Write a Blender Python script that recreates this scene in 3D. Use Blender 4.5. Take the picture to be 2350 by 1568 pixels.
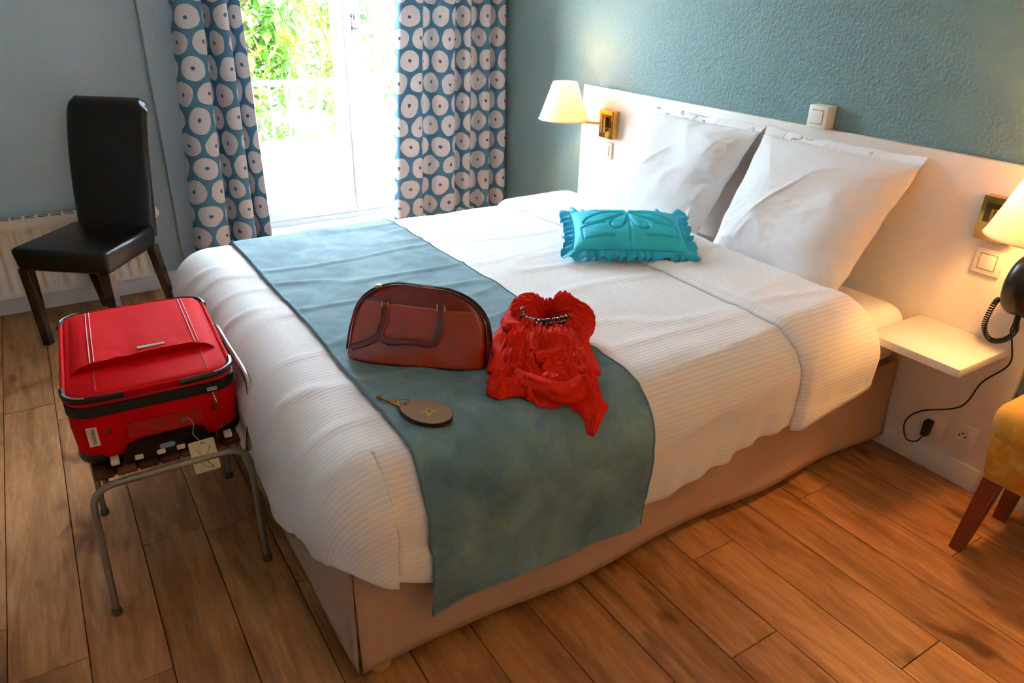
import bpy, bmesh, math, random
from mathutils import Vector, Matrix, noise
random.seed(7)
scene = bpy.context.scene
for o in list(bpy.data.objects): bpy.data.objects.remove(o)
C = scene.collection
PI = math.pi

# ------------------------------------------------------------------ camera
F_PX = 1672.28
RV = ((0.84531037, -0.53387491, 0.02068715), (-0.21800733, -0.38001413, -0.89892272), (0.48777369, 0.75535875, -0.43761853))
cam = bpy.data.cameras.new('camera'); camo = bpy.data.objects.new('camera', cam); C.objects.link(camo)
cam.sensor_width = 36; cam.lens = F_PX / 2350 * 36; cam.clip_start = 0.05; cam.clip_end = 200
camo.matrix_world = Matrix(((RV[0][0], -RV[1][0], -RV[2][0], 0), (RV[0][1], -RV[1][1], -RV[2][1], 0), (RV[0][2], -RV[1][2], -RV[2][2], 1.48), (0, 0, 0, 1)))
scene.camera = camo

# ------------------------------------------------------------------ sky, sun, exposure
w = bpy.data.worlds.new('sky'); scene.world = w; w.use_nodes = True
bg = w.node_tree.nodes['Background']; bg.inputs[0].default_value = (0.77, 0.89, 1.07, 1); bg.inputs[1].default_value = 7.9
sun = bpy.data.lights.new('sun', 'SUN'); sun.energy = 9; sun.angle = 0.01; sun.color = (1, 0.95, 0.85)
suno = bpy.data.objects.new('sun', sun); C.objects.link(suno)
suno.rotation_euler = Vector((0.35, 1.0, -1.25)).to_track_quat('-Z', 'Y').to_euler()
LAMP_W = 3.0
FILL_LAMP_W = 34.0  # added unseen lamp that warms the foreground
scene.view_settings.view_transform = 'Standard'; scene.view_settings.look = 'None'
scene.view_settings.exposure = 2.95; scene.view_settings.gamma = 1.0; scene.view_settings.use_curve_mapping = False

# ------------------------------------------------------------------ helpers
def lin(r, g, b):
    f = lambda c: (c/255/12.92) if c/255 <= 0.04045 else ((c/255+0.055)/1.055)**2.4
    return (f(r), f(g), f(b), 1)

class NT:
    def __init__(s, name):
        s.m = bpy.data.materials.new(name); s.m.use_nodes = True; s.t = s.m.node_tree
        s.b = s.t.nodes['Principled BSDF']; s.out = s.t.nodes['Material Output']
    def n(s, typ, **kw):
        nd = s.t.nodes.new(typ)
        for k, v in kw.items(): setattr(nd, k, v)
        return nd
    def l(s, a, b): s.t.links.new(a, b)
    def math(s, op, a, b=None, c=None):
        nd = s.n('ShaderNodeMath', operation=op)
        for i, v in enumerate((a, b, c)):
            if v is None: continue
            if isinstance(v, (int, float)): nd.inputs[i].default_value = v
            else: s.l(v, nd.inputs[i])
        return nd.outputs[0]
    def mix(s, fac, a, b):
        nd = s.n('ShaderNodeMix', data_type='RGBA')
        if isinstance(fac, (int, float)): nd.inputs[0].default_value = fac
        else: s.l(fac, nd.inputs[0])
        for i, v in ((6, a), (7, b)):
            if isinstance(v, tuple): nd.inputs[i].default_value = v
            else: s.l(v, nd.inputs[i])
        return nd.outputs[2]
    def coord(s, kind='Object', scale=(1, 1, 1), rot=(0, 0, 0)):
        tc = s.n('ShaderNodeTexCoord'); mp = s.n('ShaderNodeMapping')
        mp.inputs['Scale'].default_value = scale; mp.inputs['Rotation'].default_value = rot
        s.l(tc.outputs[kind], mp.inputs[0]); return mp.outputs[0]
    def noise(s, vec, scale, detail=3, rough=0.5, dist=0):
        nd = s.n('ShaderNodeTexNoise'); nd.inputs['Scale'].default_value = scale; nd.inputs['Detail'].default_value = detail
        nd.inputs['Roughness'].default_value = rough; nd.inputs['Distortion'].default_value = dist
        if vec is not None: s.l(vec, nd.inputs['Vector'])
        return nd.outputs['Fac']
    def ramp(s, fac, stops):
        nd = s.n('ShaderNodeValToRGB'); s.l(fac, nd.inputs[0]); el = nd.color_ramp.elements
        while len(el) < len(stops): el.new(0.5)
        for e, (p, c) in zip(el, stops): e.position = p; e.color = c
        return nd.outputs[0]
    def bump(s, h, strength=0.3, dist=0.01, prev=None):
        nd = s.n('ShaderNodeBump'); nd.inputs['Strength'].default_value = strength; nd.inputs['Distance'].default_value = dist
        s.l(h, nd.inputs['Height'])
        if prev is not None: s.l(prev, nd.inputs['Normal'])
        s.l(nd.outputs[0], s.b.inputs['Normal']); return nd.outputs[0]
    def base(s, c, rough=0.5, metal=0, **kw):
        if isinstance(c, tuple): s.b.inputs['Base Color'].default_value = c
        else: s.l(c, s.b.inputs['Base Color'])
        s.b.inputs['Roughness'].default_value = rough; s.b.inputs['Metallic'].default_value = metal
        for k, v in kw.items(): s.b.inputs[k.replace('_', ' ')].default_value = v
        return s

def simple(name, c, rough=0.5, metal=0, var=0.06, scale=30, bump=0.0, **kw):
    t = NT(name); v = t.noise(t.coord(), scale, 3)
    d = tuple(x*(1-var) for x in c[:3])+(1,); e = tuple(min(1, x*(1+var)) for x in c[:3])+(1,)
    t.base(t.mix(v, d, e), rough, metal, **kw)
    if bump: t.bump(v, bump, 0.002)
    return t.m

MAT = {}
# walls
def wall_mat(name, c, b=0.6):
    t = NT(name); co = t.coord(); n1 = t.noise(co, 95, 2, 0.5); n2 = t.noise(co, 2.0, 2)
    t.base(t.mix(n2, tuple(x*0.95 for x in c[:3])+(1,), tuple(x*1.04 for x in c[:3])+(1,)), 0.62); t.bump(n1, b, 0.006); return t.m
MAT['teal'] = wall_mat('teal_wallpaper', lin(112, 143, 145), 0.75)
MAT['pale'] = wall_mat('pale_blue_wall', lin(178, 198, 206), 0.4)
MAT['ceil'] = wall_mat('ceiling_white', lin(235, 233, 228), 0.1)
MAT['white_paint'] = simple('white_paint', lin(232, 230, 228), 0.4, var=0.02)
MAT['headboard'] = simple('headboard_laminate', lin(236, 230, 222), 0.38, var=0.02, scale=4)
MAT['window_white'] = simple('window_paint', lin(244, 244, 244), 0.35, var=0.01)
MAT['cream_metal'] = simple('radiator_enamel', lin(232, 222, 205), 0.4, var=0.02)
MAT['slot'] = simple('slot_dark', lin(70, 62, 52), 0.8)
MAT['plastic_white'] = simple('ivory_plastic', lin(236, 230, 218), 0.35, var=0.01)
MAT['plastic_groove'] = simple('socket_dark', lin(40, 36, 32), 0.6)
# floor planks
t = NT('oak_plank'); oi = t.n('ShaderNodeObjectInfo'); tc = t.n('ShaderNodeTexCoord')
mp = t.n('ShaderNodeMapping'); cx = t.n('ShaderNodeCombineXYZ')
r10 = t.math('MULTIPLY', oi.outputs['Random'], 57.0)
for i in range(3): t.l(r10, cx.inputs[i])
t.l(tc.outputs['Object'], mp.inputs[0]); t.l(cx.outputs[0], mp.inputs['Location'])
st = t.n('ShaderNodeMapping'); st.inputs['Scale'].default_value = (9, 0.9, 1); t.l(mp.outputs[0], st.inputs[0])
fine = t.noise(st.outputs[0], 7, 6, 0.65, 0.6)
st2 = t.n('ShaderNodeMapping'); st2.inputs['Scale'].default_value = (5, 0.8, 1); t.l(mp.outputs[0], st2.inputs[0])
big = t.noise(st2.outputs[0], 2.2, 4, 0.6, 1.2)
st3 = t.n('ShaderNodeMapping'); st3.inputs['Scale'].default_value = (9, 4.0, 1); t.l(mp.outputs[0], st3.inputs[0])
knot = t.noise(st3.outputs[0], 1.0, 2, 0.5, 0.4)
col = t.ramp(fine, [(0.22, lin(172, 114, 68)), (0.5, lin(204, 144, 92)), (0.78, lin(222, 168, 116))])
dk = t.ramp(big, [(0.32, (0.52, 0.46, 0.40, 1)), (0.58, (1, 1, 1, 1))])
kn = t.ramp(knot, [(0.28, (0.36, 0.29, 0.24, 1)), (0.38, (1, 1, 1, 1))])
def mul(t, a, b):
    nd = t.n('ShaderNodeMix', data_type='RGBA', blend_type='MULTIPLY'); nd.inputs[0].default_value = 1
    for i, v in ((6, a), (7, b)):
        if isinstance(v, tuple): nd.inputs[i].default_value = v
        else: t.l(v, nd.inputs[i])
    return nd.outputs[2]
tone = t.ramp(oi.outputs['Random'], [(0, (0.86, 0.84, 0.82, 1)), (1, (1.0, 1.0, 1.0, 1))])
t.base(mul(t, mul(t, mul(t, col, dk), kn), tone), 0.42); t.bump(fine, 0.12, 0.002); MAT['plank'] = t.m
MAT['subfloor'] = simple('joint_dark', lin(96, 62, 40), 0.9)
# duvet cotton with woven satin stripes (UV in metres)
def striped(name, c, per):
    t = NT(name); uv = t.n('ShaderNodeUVMap'); sp = t.n('ShaderNodeSeparateXYZ'); t.l(uv.outputs[0], sp.inputs[0])
    s = t.math('SINE', t.math('MULTIPLY', sp.outputs[1], 2*PI/per)); s = t.math('SMOOTH_MIN', t.math('MULTIPLY_ADD', s, 1.6, 0.5), 1.0, 0.3)
    s = t.math('MAXIMUM', s, 0.0)
    n = t.noise(t.coord(), 9, 3)
    t.base(t.mix(s, tuple(x*0.93 for x in c[:3])+(1,), c), 0.75, Sheen_Weight=0.15)
    b = t.bump(s, 0.25, 0.0015); t.bump(n, 0.15, 0.012, b); return t.m
MAT['duvet'] = striped('striped_white_cotton', lin(240, 239, 240), 0.0135)
t = NT('plain_white_cotton'); n1 = t.noise(t.coord(), 14, 4, 0.6); n2 = t.noise(t.coord(), 160, 2)
t.base(lin(240, 239, 240), 0.8, Sheen_Weight=0.15); b = t.bump(n1, 0.2, 0.012); MAT['cotton'] = t.m
MAT['sheet'] = simple('sheet_cotton', lin(236, 234, 232), 0.8, var=0.02, scale=12, bump=0.2)
# velvet runner
t = NT('teal_velvet'); co = t.coord(); n1 = t.noise(co, 7, 5, 0.62, 0.5); n2 = t.noise(co, 220, 2)
t.base(t.mix(t.ramp(n1, [(0.3, (0, 0, 0, 1)), (0.72, (1, 1, 1, 1))]), lin(74, 110, 122), lin(124, 162, 172)), 0.8, Sheen_Weight=0.35, Sheen_Roughness=0.4)
t.b.inputs['Sheen Tint'].default_value = (0.75, 0.9, 1, 1); t.bump(n2, 0.2, 0.002); MAT['velvet'] = t.m
MAT['velvet_edge'] = simple('runner_hem', lin(92, 132, 150), 0.8, var=0.1, scale=80, bump=0.2)
MAT['taupe'] = simple('taupe_canvas', lin(190, 154, 130), 0.85, var=0.05, scale=60, bump=0.15)
MAT['pale_wood'] = simple('beech_foot', lin(206, 160, 100), 0.5, var=0.1, scale=20)
# curtain print: discs on a staggered grid with a dark eye and fine rings
t = NT('curtain_print'); uv = t.n('ShaderNodeUVMap'); nz = t.n('ShaderNodeTexNoise'); nz.inputs['Scale'].default_value = 6.0
t.l(uv.outputs[0], nz.inputs['Vector'])
va = t.n('ShaderNodeVectorMath', operation='MULTIPLY_ADD'); t.l(nz.outputs['Color'], va.inputs[0]); va.inputs[1].default_value = (0.055, 0.055, 0); t.l(uv.outputs[0], va.inputs[2])
sp = t.n('ShaderNodeSeparateXYZ'); t.l(va.outputs[0], sp.inputs[0])
PITCH = 0.126
def lat(ox, oy):
    a = t.math('SUBTRACT', t.math('FRACT', t.math('MULTIPLY_ADD', sp.outputs[0], 1/PITCH, ox+20)), 0.5)
    b = t.math('SUBTRACT', t.math('FRACT', t.math('MULTIPLY_ADD', sp.outputs[1], 1/(PITCH*1.78), oy+20)), 0.5)
    b = t.math('MULTIPLY', b, 1.78)
    return t.math('SQRT', t.math('ADD', t.math('MULTIPLY', a, a), t.math('MULTIPLY', b, b)))
dd = t.math('MINIMUM', lat(0, 0), lat(0.5, 0.5))
disc = t.math('LESS_THAN', dd, 0.425); eye = t.math('LESS_THAN', dd, 0.07)
rings = t.math('MULTIPLY_ADD', t.math('SINE', t.math('MULTIPLY', dd, 95)), 0.5, 0.5)
dc = t.mix(rings, lin(190, 184, 186), lin(216, 210, 208))
cc = t.mix(disc, lin(80, 128, 154), dc); cc = t.mix(eye, cc, lin(74, 100, 120))
t.base(cc, 0.8); wv = t.noise(t.coord('Object', (1, 1, 1)), 250, 2); t.bump(wv, 0.15, 0.002)
tr = t.n('ShaderNodeBsdfTranslucent'); t.l(cc, tr.inputs[0]); mx = t.n('ShaderNodeMixShader'); mx.inputs[0].default_value = 0.16
t.l(t.b.outputs[0], mx.inputs[1]); t.l(tr.outputs[0], mx.inputs[2]); t.l(mx.outputs[0], t.out.inputs[0]); MAT['curtain'] = t.m
# glass
t = NT('window_glass'); gl = t.n('ShaderNodeBsdfGlossy'); gl.inputs['Roughness'].default_value = 0.02
tp = t.n('ShaderNodeBsdfTransparent'); tp.inputs[0].default_value = (0.96, 0.98, 0.97, 1); mx = t.n('ShaderNodeMixShader'); mx.inputs[0].default_value = 0.05
t.l(tp.outputs[0], mx.inputs[1]); t.l(gl.outputs[0], mx.inputs[2]); t.l(mx.outputs[0], t.out.inputs[0]); MAT['glass'] = t.m
t = NT('backlit_white_panel'); t.base(lin(240, 240, 240), 0.5); tr = t.n('ShaderNodeBsdfTranslucent'); tr.inputs[0].default_value = lin(240, 240, 240); mx = t.n('ShaderNodeMixShader'); mx.inputs[0].default_value = 0.45
t.l(t.b.outputs[0], mx.inputs[1]); t.l(tr.outputs[0], mx.inputs[2]); t.l(mx.outputs[0], t.out.inputs[0]); MAT['backlit'] = t.m  # made translucent so the kick panels glow white, standing in for window glare
# leather, wood, metals
MAT['leather'] = simple('dark_brown_leather', lin(15, 9, 8), 0.30, var=0.2, scale=120, bump=0.12)
MAT['dark_wood'] = simple('dark_lacquered_wood', lin(34, 17, 13), 0.14, var=0.2, scale=25, Coat_Weight=0.6)
MAT['chrome'] = simple('brushed_steel', lin(176, 174, 170), 0.25, 1.0, var=0.03)
MAT['grey_tube'] = simple('grey_painted_steel', lin(150, 146, 138), 0.38, 0.6, var=0.05)
MAT['foot_grey'] = simple('grey_rubber_cap', lin(92, 88, 82), 0.6, var=0.1)
MAT['brass'] = simple('polished_brass', lin(214, 164, 80), 0.16, 1.0, var=0.05)
MAT['brass_dark'] = simple('dark_brass', lin(120, 78, 34), 0.25, 0.9, var=0.1)  # darker brass for the lamp plate insets and suitcase rivets
MAT['silver'] = simple('satin_silver', lin(196, 192, 186), 0.35, 0.35, var=0.03)
MAT['slat_dark'] = simple('rack_slat_dark', lin(74, 40, 26), 0.5, var=0.25, scale=18)
MAT['slat_mid'] = simple('rack_slat_mid', lin(112, 62, 34), 0.5, var=0.25, scale=18)
MAT['black'] = simple('black_plastic', lin(12, 11, 12), 0.3, var=0.1)
MAT['black_matte'] = simple('black_rubber', lin(14, 14, 15), 0.6, var=0.1)
t = NT('red_nylon'); co = t.coord(); wv = t.noise(co, 420, 2); n = t.noise(co, 8, 3)
t.base(t.mix(n, lin(208, 4, 10), lin(222, 10, 18)), 0.8, Specular_IOR_Level=0.1); t.bump(wv, 0.25, 0.002); MAT['nylon'] = t.m
MAT['nylon_dark'] = simple('red_nylon_strap', lin(186, 14, 20), 0.7, var=0.08, scale=200, bump=0.2)
MAT['stitch'] = simple('pale_stitching', lin(216, 130, 132), 0.7, var=0.2, scale=300)
MAT['sticker'] = simple('sticker_paper', lin(226, 214, 206), 0.6, var=0.03)
MAT['print_grey'] = simple('grey_print', lin(120, 122, 108), 0.6, var=0.2, scale=300)
MAT['blue_label'] = simple('blue_label', lin(110, 150, 176), 0.4, var=0.04)
MAT['tag_card'] = simple('cream_card', lin(226, 214, 172), 0.6, var=0.03)
MAT['tag_line'] = simple('tan_print', lin(150, 130, 84), 0.6, var=0.05)
MAT['string'] = simple('clear_string', lin(196, 180, 172), 0.4, var=0.05)
t = NT('red_patent'); n = t.noise(t.coord(), 5, 2); t.base(t.mix(n, lin(112, 16, 8), lin(134, 26, 12)), 0.2, Coat_Weight=1.0, Coat_Roughness=0.03); t.bump(n, 0.15, 0.02); MAT['patent'] = t.m
t = NT('amber_patent'); n = t.noise(t.coord(), 6, 2); t.base(t.mix(n, lin(154, 36, 8), lin(182, 60, 16)), 0.2, Coat_Weight=1.0, Coat_Roughness=0.03); t.bump(n, 0.25, 0.02); MAT['patent_amber'] = t.m
MAT['patent_dark'] = simple('dark_patent', lin(104, 22, 10), 0.18, var=0.1, Coat_Weight=1.0, Coat_Roughness=0.04)
MAT['zip'] = simple('dark_zip', lin(30, 14, 18), 0.5, var=0.2, scale=300)
t = NT('red_crinkle_cotton'); co = t.coord(); n = t.noise(co, 60, 4, 0.65, 1.0); n2 = t.noise(co, 14, 3)
t.base(t.mix(n2, lin(226, 30, 14), lin(244, 52, 30)), 0.85, Specular_IOR_Level=0.25); t.bump(n, 0.55, 0.006)
tr = t.n('ShaderNodeBsdfTranslucent'); tr.inputs[0].default_value = lin(220, 40, 20); mx = t.n('ShaderNodeMixShader'); mx.inputs[0].default_value = 0.12
t.l(t.b.outputs[0], mx.inputs[1]); t.l(tr.outputs[0], mx.inputs[2]); t.l(mx.outputs[0], t.out.inputs[0]); MAT['scarf'] = t.m
MAT['bead'] = simple('garnet_bead', lin(74, 10, 16), 0.08, var=0.2, scale=60, Coat_Weight=1.0)
MAT['bead_silver'] = simple('silver_bead', lin(226, 214, 206), 0.15, 1.0, var=0.05)
t = NT('turquoise_satin'); n = t.noise(t.coord(), 22, 3); t.base(lin(36, 204, 232), 0.65); t.bump(n, 0.15, 0.004); MAT['turq'] = t.m
MAT['turq_ruffle'] = simple('turquoise_ruffle', lin(26, 182, 222), 0.6, var=0.05, scale=60)
MAT['key_wood'] = simple('key_fob_leather', lin(150, 118, 92), 0.55, var=0.1, scale=50, bump=0.1)
MAT['key_edge'] = simple('key_fob_edge', lin(44, 28, 18), 0.5)
MAT['gold_print'] = simple('gold_numeral', lin(200, 164, 60), 0.35, 0.4, var=0.1)
t = NT('yellow_damask'); n = t.noise(t.coord(), 13, 4, 0.6, 1.5); t.base(t.mix(t.ramp(n, [(0.52, (0, 0, 0, 1)), (0.66, (1, 1, 1, 1))]), lin(206, 146, 24), lin(216, 172, 76)), 0.75, Sheen_Weight=0.2); MAT['yellow'] = t.m
MAT['red_wood'] = simple('reddish_wood', lin(124, 52, 32), 0.35, var=0.12, scale=16)
# lamp shade
t = NT('lamp_shade_fabric'); t.base(lin(250, 240, 222), 0.8); tr = t.n('ShaderNodeBsdfTranslucent'); tr.inputs[0].default_value = lin(255, 240, 214)
mx = t.n('ShaderNodeMixShader'); mx.inputs[0].default_value = 0.5; t.l(t.b.outputs[0], mx.inputs[1]); t.l(tr.outputs[0], mx.inputs[2]); t.l(mx.outputs[0], t.out.inputs[0]); MAT['shade'] = t.m
t = NT('lit_bulb'); t.base((1, 0.8, 0.5, 1), 0.4); t.b.inputs['Emission Color'].default_value = (1, 0.72, 0.40, 1); t.b.inputs['Emission Strength'].default_value = 3; MAT["bulb"] = t.m
# outside
t = NT('leaf_green'); oi = t.n('ShaderNodeObjectInfo'); n = t.noise(t.coord(), 1.6, 2); lc = t.ramp(n, [(0.35, lin(48, 88, 14)), (0.5, lin(74, 112, 26)), (0.68, lin(116, 128, 38))])
t.base(lc, 0.5); tr = t.n('ShaderNodeBsdfTranslucent'); t.l(lc, tr.inputs[0]); mx = t.n('ShaderNodeMixShader'); mx.inputs[0].default_value = 0.35
t.l(t.b.outputs[0], mx.inputs[1]); t.l(tr.outputs[0], mx.inputs[2]); t.l(mx.outputs[0], t.out.inputs[0]); MAT['leaf'] = t.m
MAT['bark'] = simple('bark', lin(96, 78, 60), 0.9, var=0.3)
MAT['paving'] = simple('pale_paving', lin(214, 208, 196), 0.8, var=0.06, scale=4)
MAT['rail_white'] = simple('railing_paint', lin(226, 226, 224), 0.5, var=0.02)

XF0 = [Matrix.Identity(4)]
def push(m): XF0.append(m)
def pop(): XF0.pop()

def finish(name, bm, mat, parent=None, smooth=True, label=None, mods=None, sharp=40):
    m = XF0[-1]
    for v in bm.verts: v.co = m @ v.co
    bmesh.ops.recalc_face_normals(bm, faces=bm.faces[:])
    me = bpy.data.meshes.new(name); bm.to_mesh(me); bm.free()
    for mm in (mat if isinstance(mat, (list, tuple)) else [mat]): me.materials.append(MAT[mm])
    if smooth:
        me.polygons.foreach_set('use_smooth', [True]*len(me.polygons))
        try: me.set_sharp_from_angle(angle=math.radians(sharp))
        except Exception: pass
    o = bpy.data.objects.new(name, me); C.objects.link(o)
    if parent is not None:
        o.parent = parent; o.matrix_parent_inverse = Matrix.Translation(parent.location).inverted()
    if label: o['label'] = label
    return o
def tag(o, label, cat, group=None, kind=None):
    if kind: o['kind'] = kind
    if label: o['label'] = label
    if cat: o['category'] = cat
    if group: o['group'] = group
    return o
def thing(name, label, cat, loc, group=None):
    o = bpy.data.objects.new(name, None); C.objects.link(o); o.location = loc; o.empty_display_size = 0.1
    return tag(o, label, cat, group)
def root(name, loc, kind='structure'):
    o = bpy.data.objects.new(name, None); C.objects.link(o); o.location = loc; o['kind'] = kind; return o
def B(): return bmesh.new()
def box(bm, x0, x1, y0, y1, z0, z1, bev=0, seg=2):
    m = Matrix.Translation(((x0+x1)/2, (y0+y1)/2, (z0+z1)/2)) @ Matrix.Diagonal((x1-x0, y1-y0, z1-z0, 1))
    r = bmesh.ops.create_cube(bm, size=1, matrix=m)
    if bev:
        es = list({e for v in r['verts'] for e in v.link_edges})
        bmesh.ops.bevel(bm, geom=es, offset=bev, segments=seg, affect='EDGES', profile=0.5)
    return bm
def hexa(bm, p, bev=0, seg=2):   # eight corners: bottom loop 4, top loop 4
    vs = [bm.verts.new(q) for q in p]
    fs = [(0, 3, 2, 1), (4, 5, 6, 7), (0, 1, 5, 4), (1, 2, 6, 5), (2, 3, 7, 6), (3, 0, 4, 7)]
    for f in fs: bm.faces.new([vs[i] for i in f])
    if bev:
        es = list({e for v in vs for e in v.link_edges}); bmesh.ops.bevel(bm, geom=es, offset=bev, segments=seg, affect='EDGES', profile=0.5)
    return bm
def catmull(pts, n=8, closed=False):
    P = [Vector(p) for p in pts]; out = []; N = len(P)
    rng = range(N if closed else N-1)
    for i in rng:
        if closed: a, b, c, d = P[(i-1) % N], P[i], P[(i+1) % N], P[(i+2) % N]
        else: a, b, c, d = P[max(i-1, 0)], P[i], P[i+1], P[min(i+2, N-1)]
        for k in range(n):
            s = k/n; out.append(0.5*((2*b)+(c-a)*s+(2*a-5*b+4*c-d)*s*s+(3*b-a-3*c+d)*s**3))
    if not closed: out.append(P[-1])
    return out
def tube(bm, pts, r, seg=10, closed=False, cap=True, flat=1.0, up=None):
    P = [Vector(p) for p in pts]; N = len(P); rings = []; prev = None
    for i in range(N):
        if closed: tdir = P[(i+1) % N]-P[i-1]
        else: tdir = P[min(i+1, N-1)]-P[max(i-1, 0)]
        tdir.normalize()
        if up is not None: ref = Vector(up); a = ref-tdir*ref.dot(tdir)
        elif prev is None:
            ref = Vector((0, 0, 1)) if abs(tdir.z) < 0.9 else Vector((1, 0, 0)); a = ref-tdir*ref.dot(tdir)
        else: a = prev-tdir*prev.dot(tdir)
        if a.length < 1e-6: a = tdir.orthogonal()
        a.normalize(); prev = a; b = tdir.cross(a)
        rr = r[i] if isinstance(r, (list, tuple)) else r
        rings.append([bm.verts.new(P[i]+(a*math.cos(2*PI*k/seg)*flat+b*math.sin(2*PI*k/seg))*rr) for k in range(seg)])
    for i in range(N if closed else N-1):
        A, Bq = rings[i], rings[(i+1) % N]
        for k in range(seg): bm.faces.new((A[k], A[(k+1) % seg], Bq[(k+1) % seg], Bq[k]))
    if cap and not closed:
        bm.faces.new(rings[0][::-1]); bm.faces.new(rings[-1])
    return bm
def lathe(bm, prof, seg=32, mat=Matrix.Identity(4), capb=True, capt=True):
    rings = []
    for r, z in prof:
        rings.append([bm.verts.new(mat @ Vector((r*math.cos(2*PI*k/seg), r*math.sin(2*PI*k/seg), z))) for k in range(seg)])
    for A, Bq in zip(rings, rings[1:]):
        for k in range(seg): bm.faces.new((A[k], A[(k+1) % seg], Bq[(k+1) % seg], Bq[k]))
    if capb: bm.faces.new(rings[0][::-1])
    if capt: bm.faces.new(rings[-1])
    return bm
def prism(bm, poly, z0, z1, mat=Matrix.Identity(4)):
    a = [bm.verts.new(mat @ Vector((x, y, z0))) for x, y in poly]; b = [bm.verts.new(mat @ Vector((x, y, z1))) for x, y in poly]
    n = len(poly); bm.faces.new(a[::-1]); bm.faces.new(b)
    for i in range(n): bm.faces.new((a[i], a[(i+1) % n], b[(i+1) % n], b[i]))
    return bm
def rrect(w, h, r, seg=6, cx=0, cy=0):
    out = []
    for sx, sy, a0 in ((1, -1, -90), (1, 1, 0), (-1, 1, 90), (-1, -1, 180)):
        for k in range(seg+1):
            a = math.radians(a0+90*k/seg); out.append((cx+sx*(w/2-r)+r*math.cos(a), cy+sy*(h/2-r)+r*math.sin(a)))
    return out
def grid(bm, nu, nv, fn, uvfn=None, closed_u=False):
    vs = [[bm.verts.new(fn(i/(nu-1) if not closed_u else i/nu, j/(nv-1))) for j in range(nv)] for i in range(nu)]
    uvl = bm.loops.layers.uv.verify() if uvfn else None
    for i in range(nu if closed_u else nu-1):
        for j in range(nv-1):
            i2 = (i+1) % nu
            f = bm.faces.new((vs[i][j], vs[i2][j], vs[i2][j+1], vs[i][j+1]))
            if uvl:
                for lp, (a, b) in zip(f.loops, ((i, j), (i+1, j), (i+1, j+1), (i, j+1))):
                    lp[uvl].uv = uvfn(a/(nu-1) if not closed_u else a/nu, b/(nv-1))
    return vs
def loft(bm, rings, capb=True, capt=True):
    R = [[bm.verts.new(p) for p in r] for r in rings]; n = len(R[0])
    for A, Bq in zip(R, R[1:]):
        for k in range(n): bm.faces.new((A[k], A[(k+1) % n], Bq[(k+1) % n], Bq[k]))
    if capb: bm.faces.new(R[0][::-1])
    if capt: bm.faces.new(R[-1])
    return bm
def sstep(a, b, x):
    t = min(1, max(0, (x-a)/(b-a))); return t*t*(3-2*t)
def lerp_tab(tab, x):
    if x <= tab[0][0]: return tab[0][1]
    for (a, va), (b, vb) in zip(tab, tab[1:]):
        if x <= b: return va+(vb-va)*(x-a)/(b-a)
    return tab[-1][1]
def nz(x, y, z=0.0): return noise.noise(Vector((x, y, z)))
def glyphs(name, s, size, depth, mat, parent, M):
    cu = bpy.data.curves.new('numeral', 'FONT'); cu.body = s; cu.size = size; cu.extrude = depth; cu.align_x = 'CENTER'; cu.align_y = 'CENTER'
    ob = bpy.data.objects.new('tmp', cu); C.objects.link(ob); dg = bpy.context.evaluated_depsgraph_get()
    me = bpy.data.meshes.new_from_object(ob.evaluated_get(dg)); bpy.data.objects.remove(ob)
    bm = B(); bm.from_mesh(me); bpy.data.meshes.remove(me)
    for v in bm.verts: v.co = M @ v.co
    return finish(name, bm, mat, parent, smooth=False)

# ================================================================== SETTING
XW, YW, XL, YB, ZC = 2.395, 4.03, -1.75, -1.7, 2.5
# floor: bed of dark joints with a plank per board
fl = root('floor', (0, 0, 0))
bm = B(); box(bm, XL-0.1, XW+0.1, YB-0.1, YW+0.3, -0.08, -0.006); finish('joint_bed', bm, 'subfloor', fl, False)
PW, X0 = 0.167, -0.338
known = {-1: [1.79, 3.33], 0: [2.97], 2: [1.94, 0.55], 4: [1.57], 9: [0.772], 10: [1.071], 11: [0.533], 14: [0.688], 8: [0.1], 5: [0.62]}
pcache = {}
for k in range(-9, 17):
    xa = X0+PW*k; xb = min(xa+PW, XW)
    if xb <= XL or xa >= XW-0.01: continue
    js = list(known.get(k, [YB+0.3+random.random()*1.3])); L = 1.38
    while min(js)-L > YB: js.append(min(js)-L)
    while max(js)+L < YW: js.append(max(js)+L)
    js = [YB]+sorted(js)+[YW]
    for ya, yb in zip(js, js[1:]):
        if yb-ya < 0.02: continue
        key = (round(xb-xa, 3), round(yb-ya, 3))
        if key not in pcache:
            bm = B(); w2, h2 = (xb-xa)/2-0.0006, (yb-ya)/2-0.0006
            hexa(bm, [(-w2, -h2, -0.008), (w2, -h2, -0.008), (w2, h2, -0.008), (-w2, h2, -0.008), (-w2+0.001, -h2+0.001, 0), (w2-0.001, -h2+0.001, 0), (w2-0.001, h2-0.001, 0), (-w2+0.001, h2-0.001, 0)])
            bmesh.ops.recalc_face_normals(bm, faces=bm.faces[:]); me = bpy.data.meshes.new('plank'); bm.to_mesh(me); bm.free(); me.materials.append(MAT['plank']); pcache[key] = me
        o = bpy.data.objects.new('plank', pcache[key]); C.objects.link(o); o.parent = fl; o.location = ((xa+xb)/2, (ya+yb)/2, 0)

def wallbox(name, args, mat, kind='structure'):
    bm = B(); box(bm, *args); o = finish(name, bm, mat, None, False); o['kind'] = kind; return o
wallbox('wall_head', (XW, XW+0.15, YB-0.15, YW+0.35, 0, ZC), 'teal')
wallbox('wall_left', (XL-0.15, XL, YB-0.15, YW+0.35, 0, ZC), 'pale')
wallbox('wall_back', (XL, XW, YB-0.15, YB, 0, ZC), 'pale')
wallbox('ceiling', (XL-0.15, XW+0.15, YB-0.15, YW+0.35, ZC, ZC+0.15), 'ceil')
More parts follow.
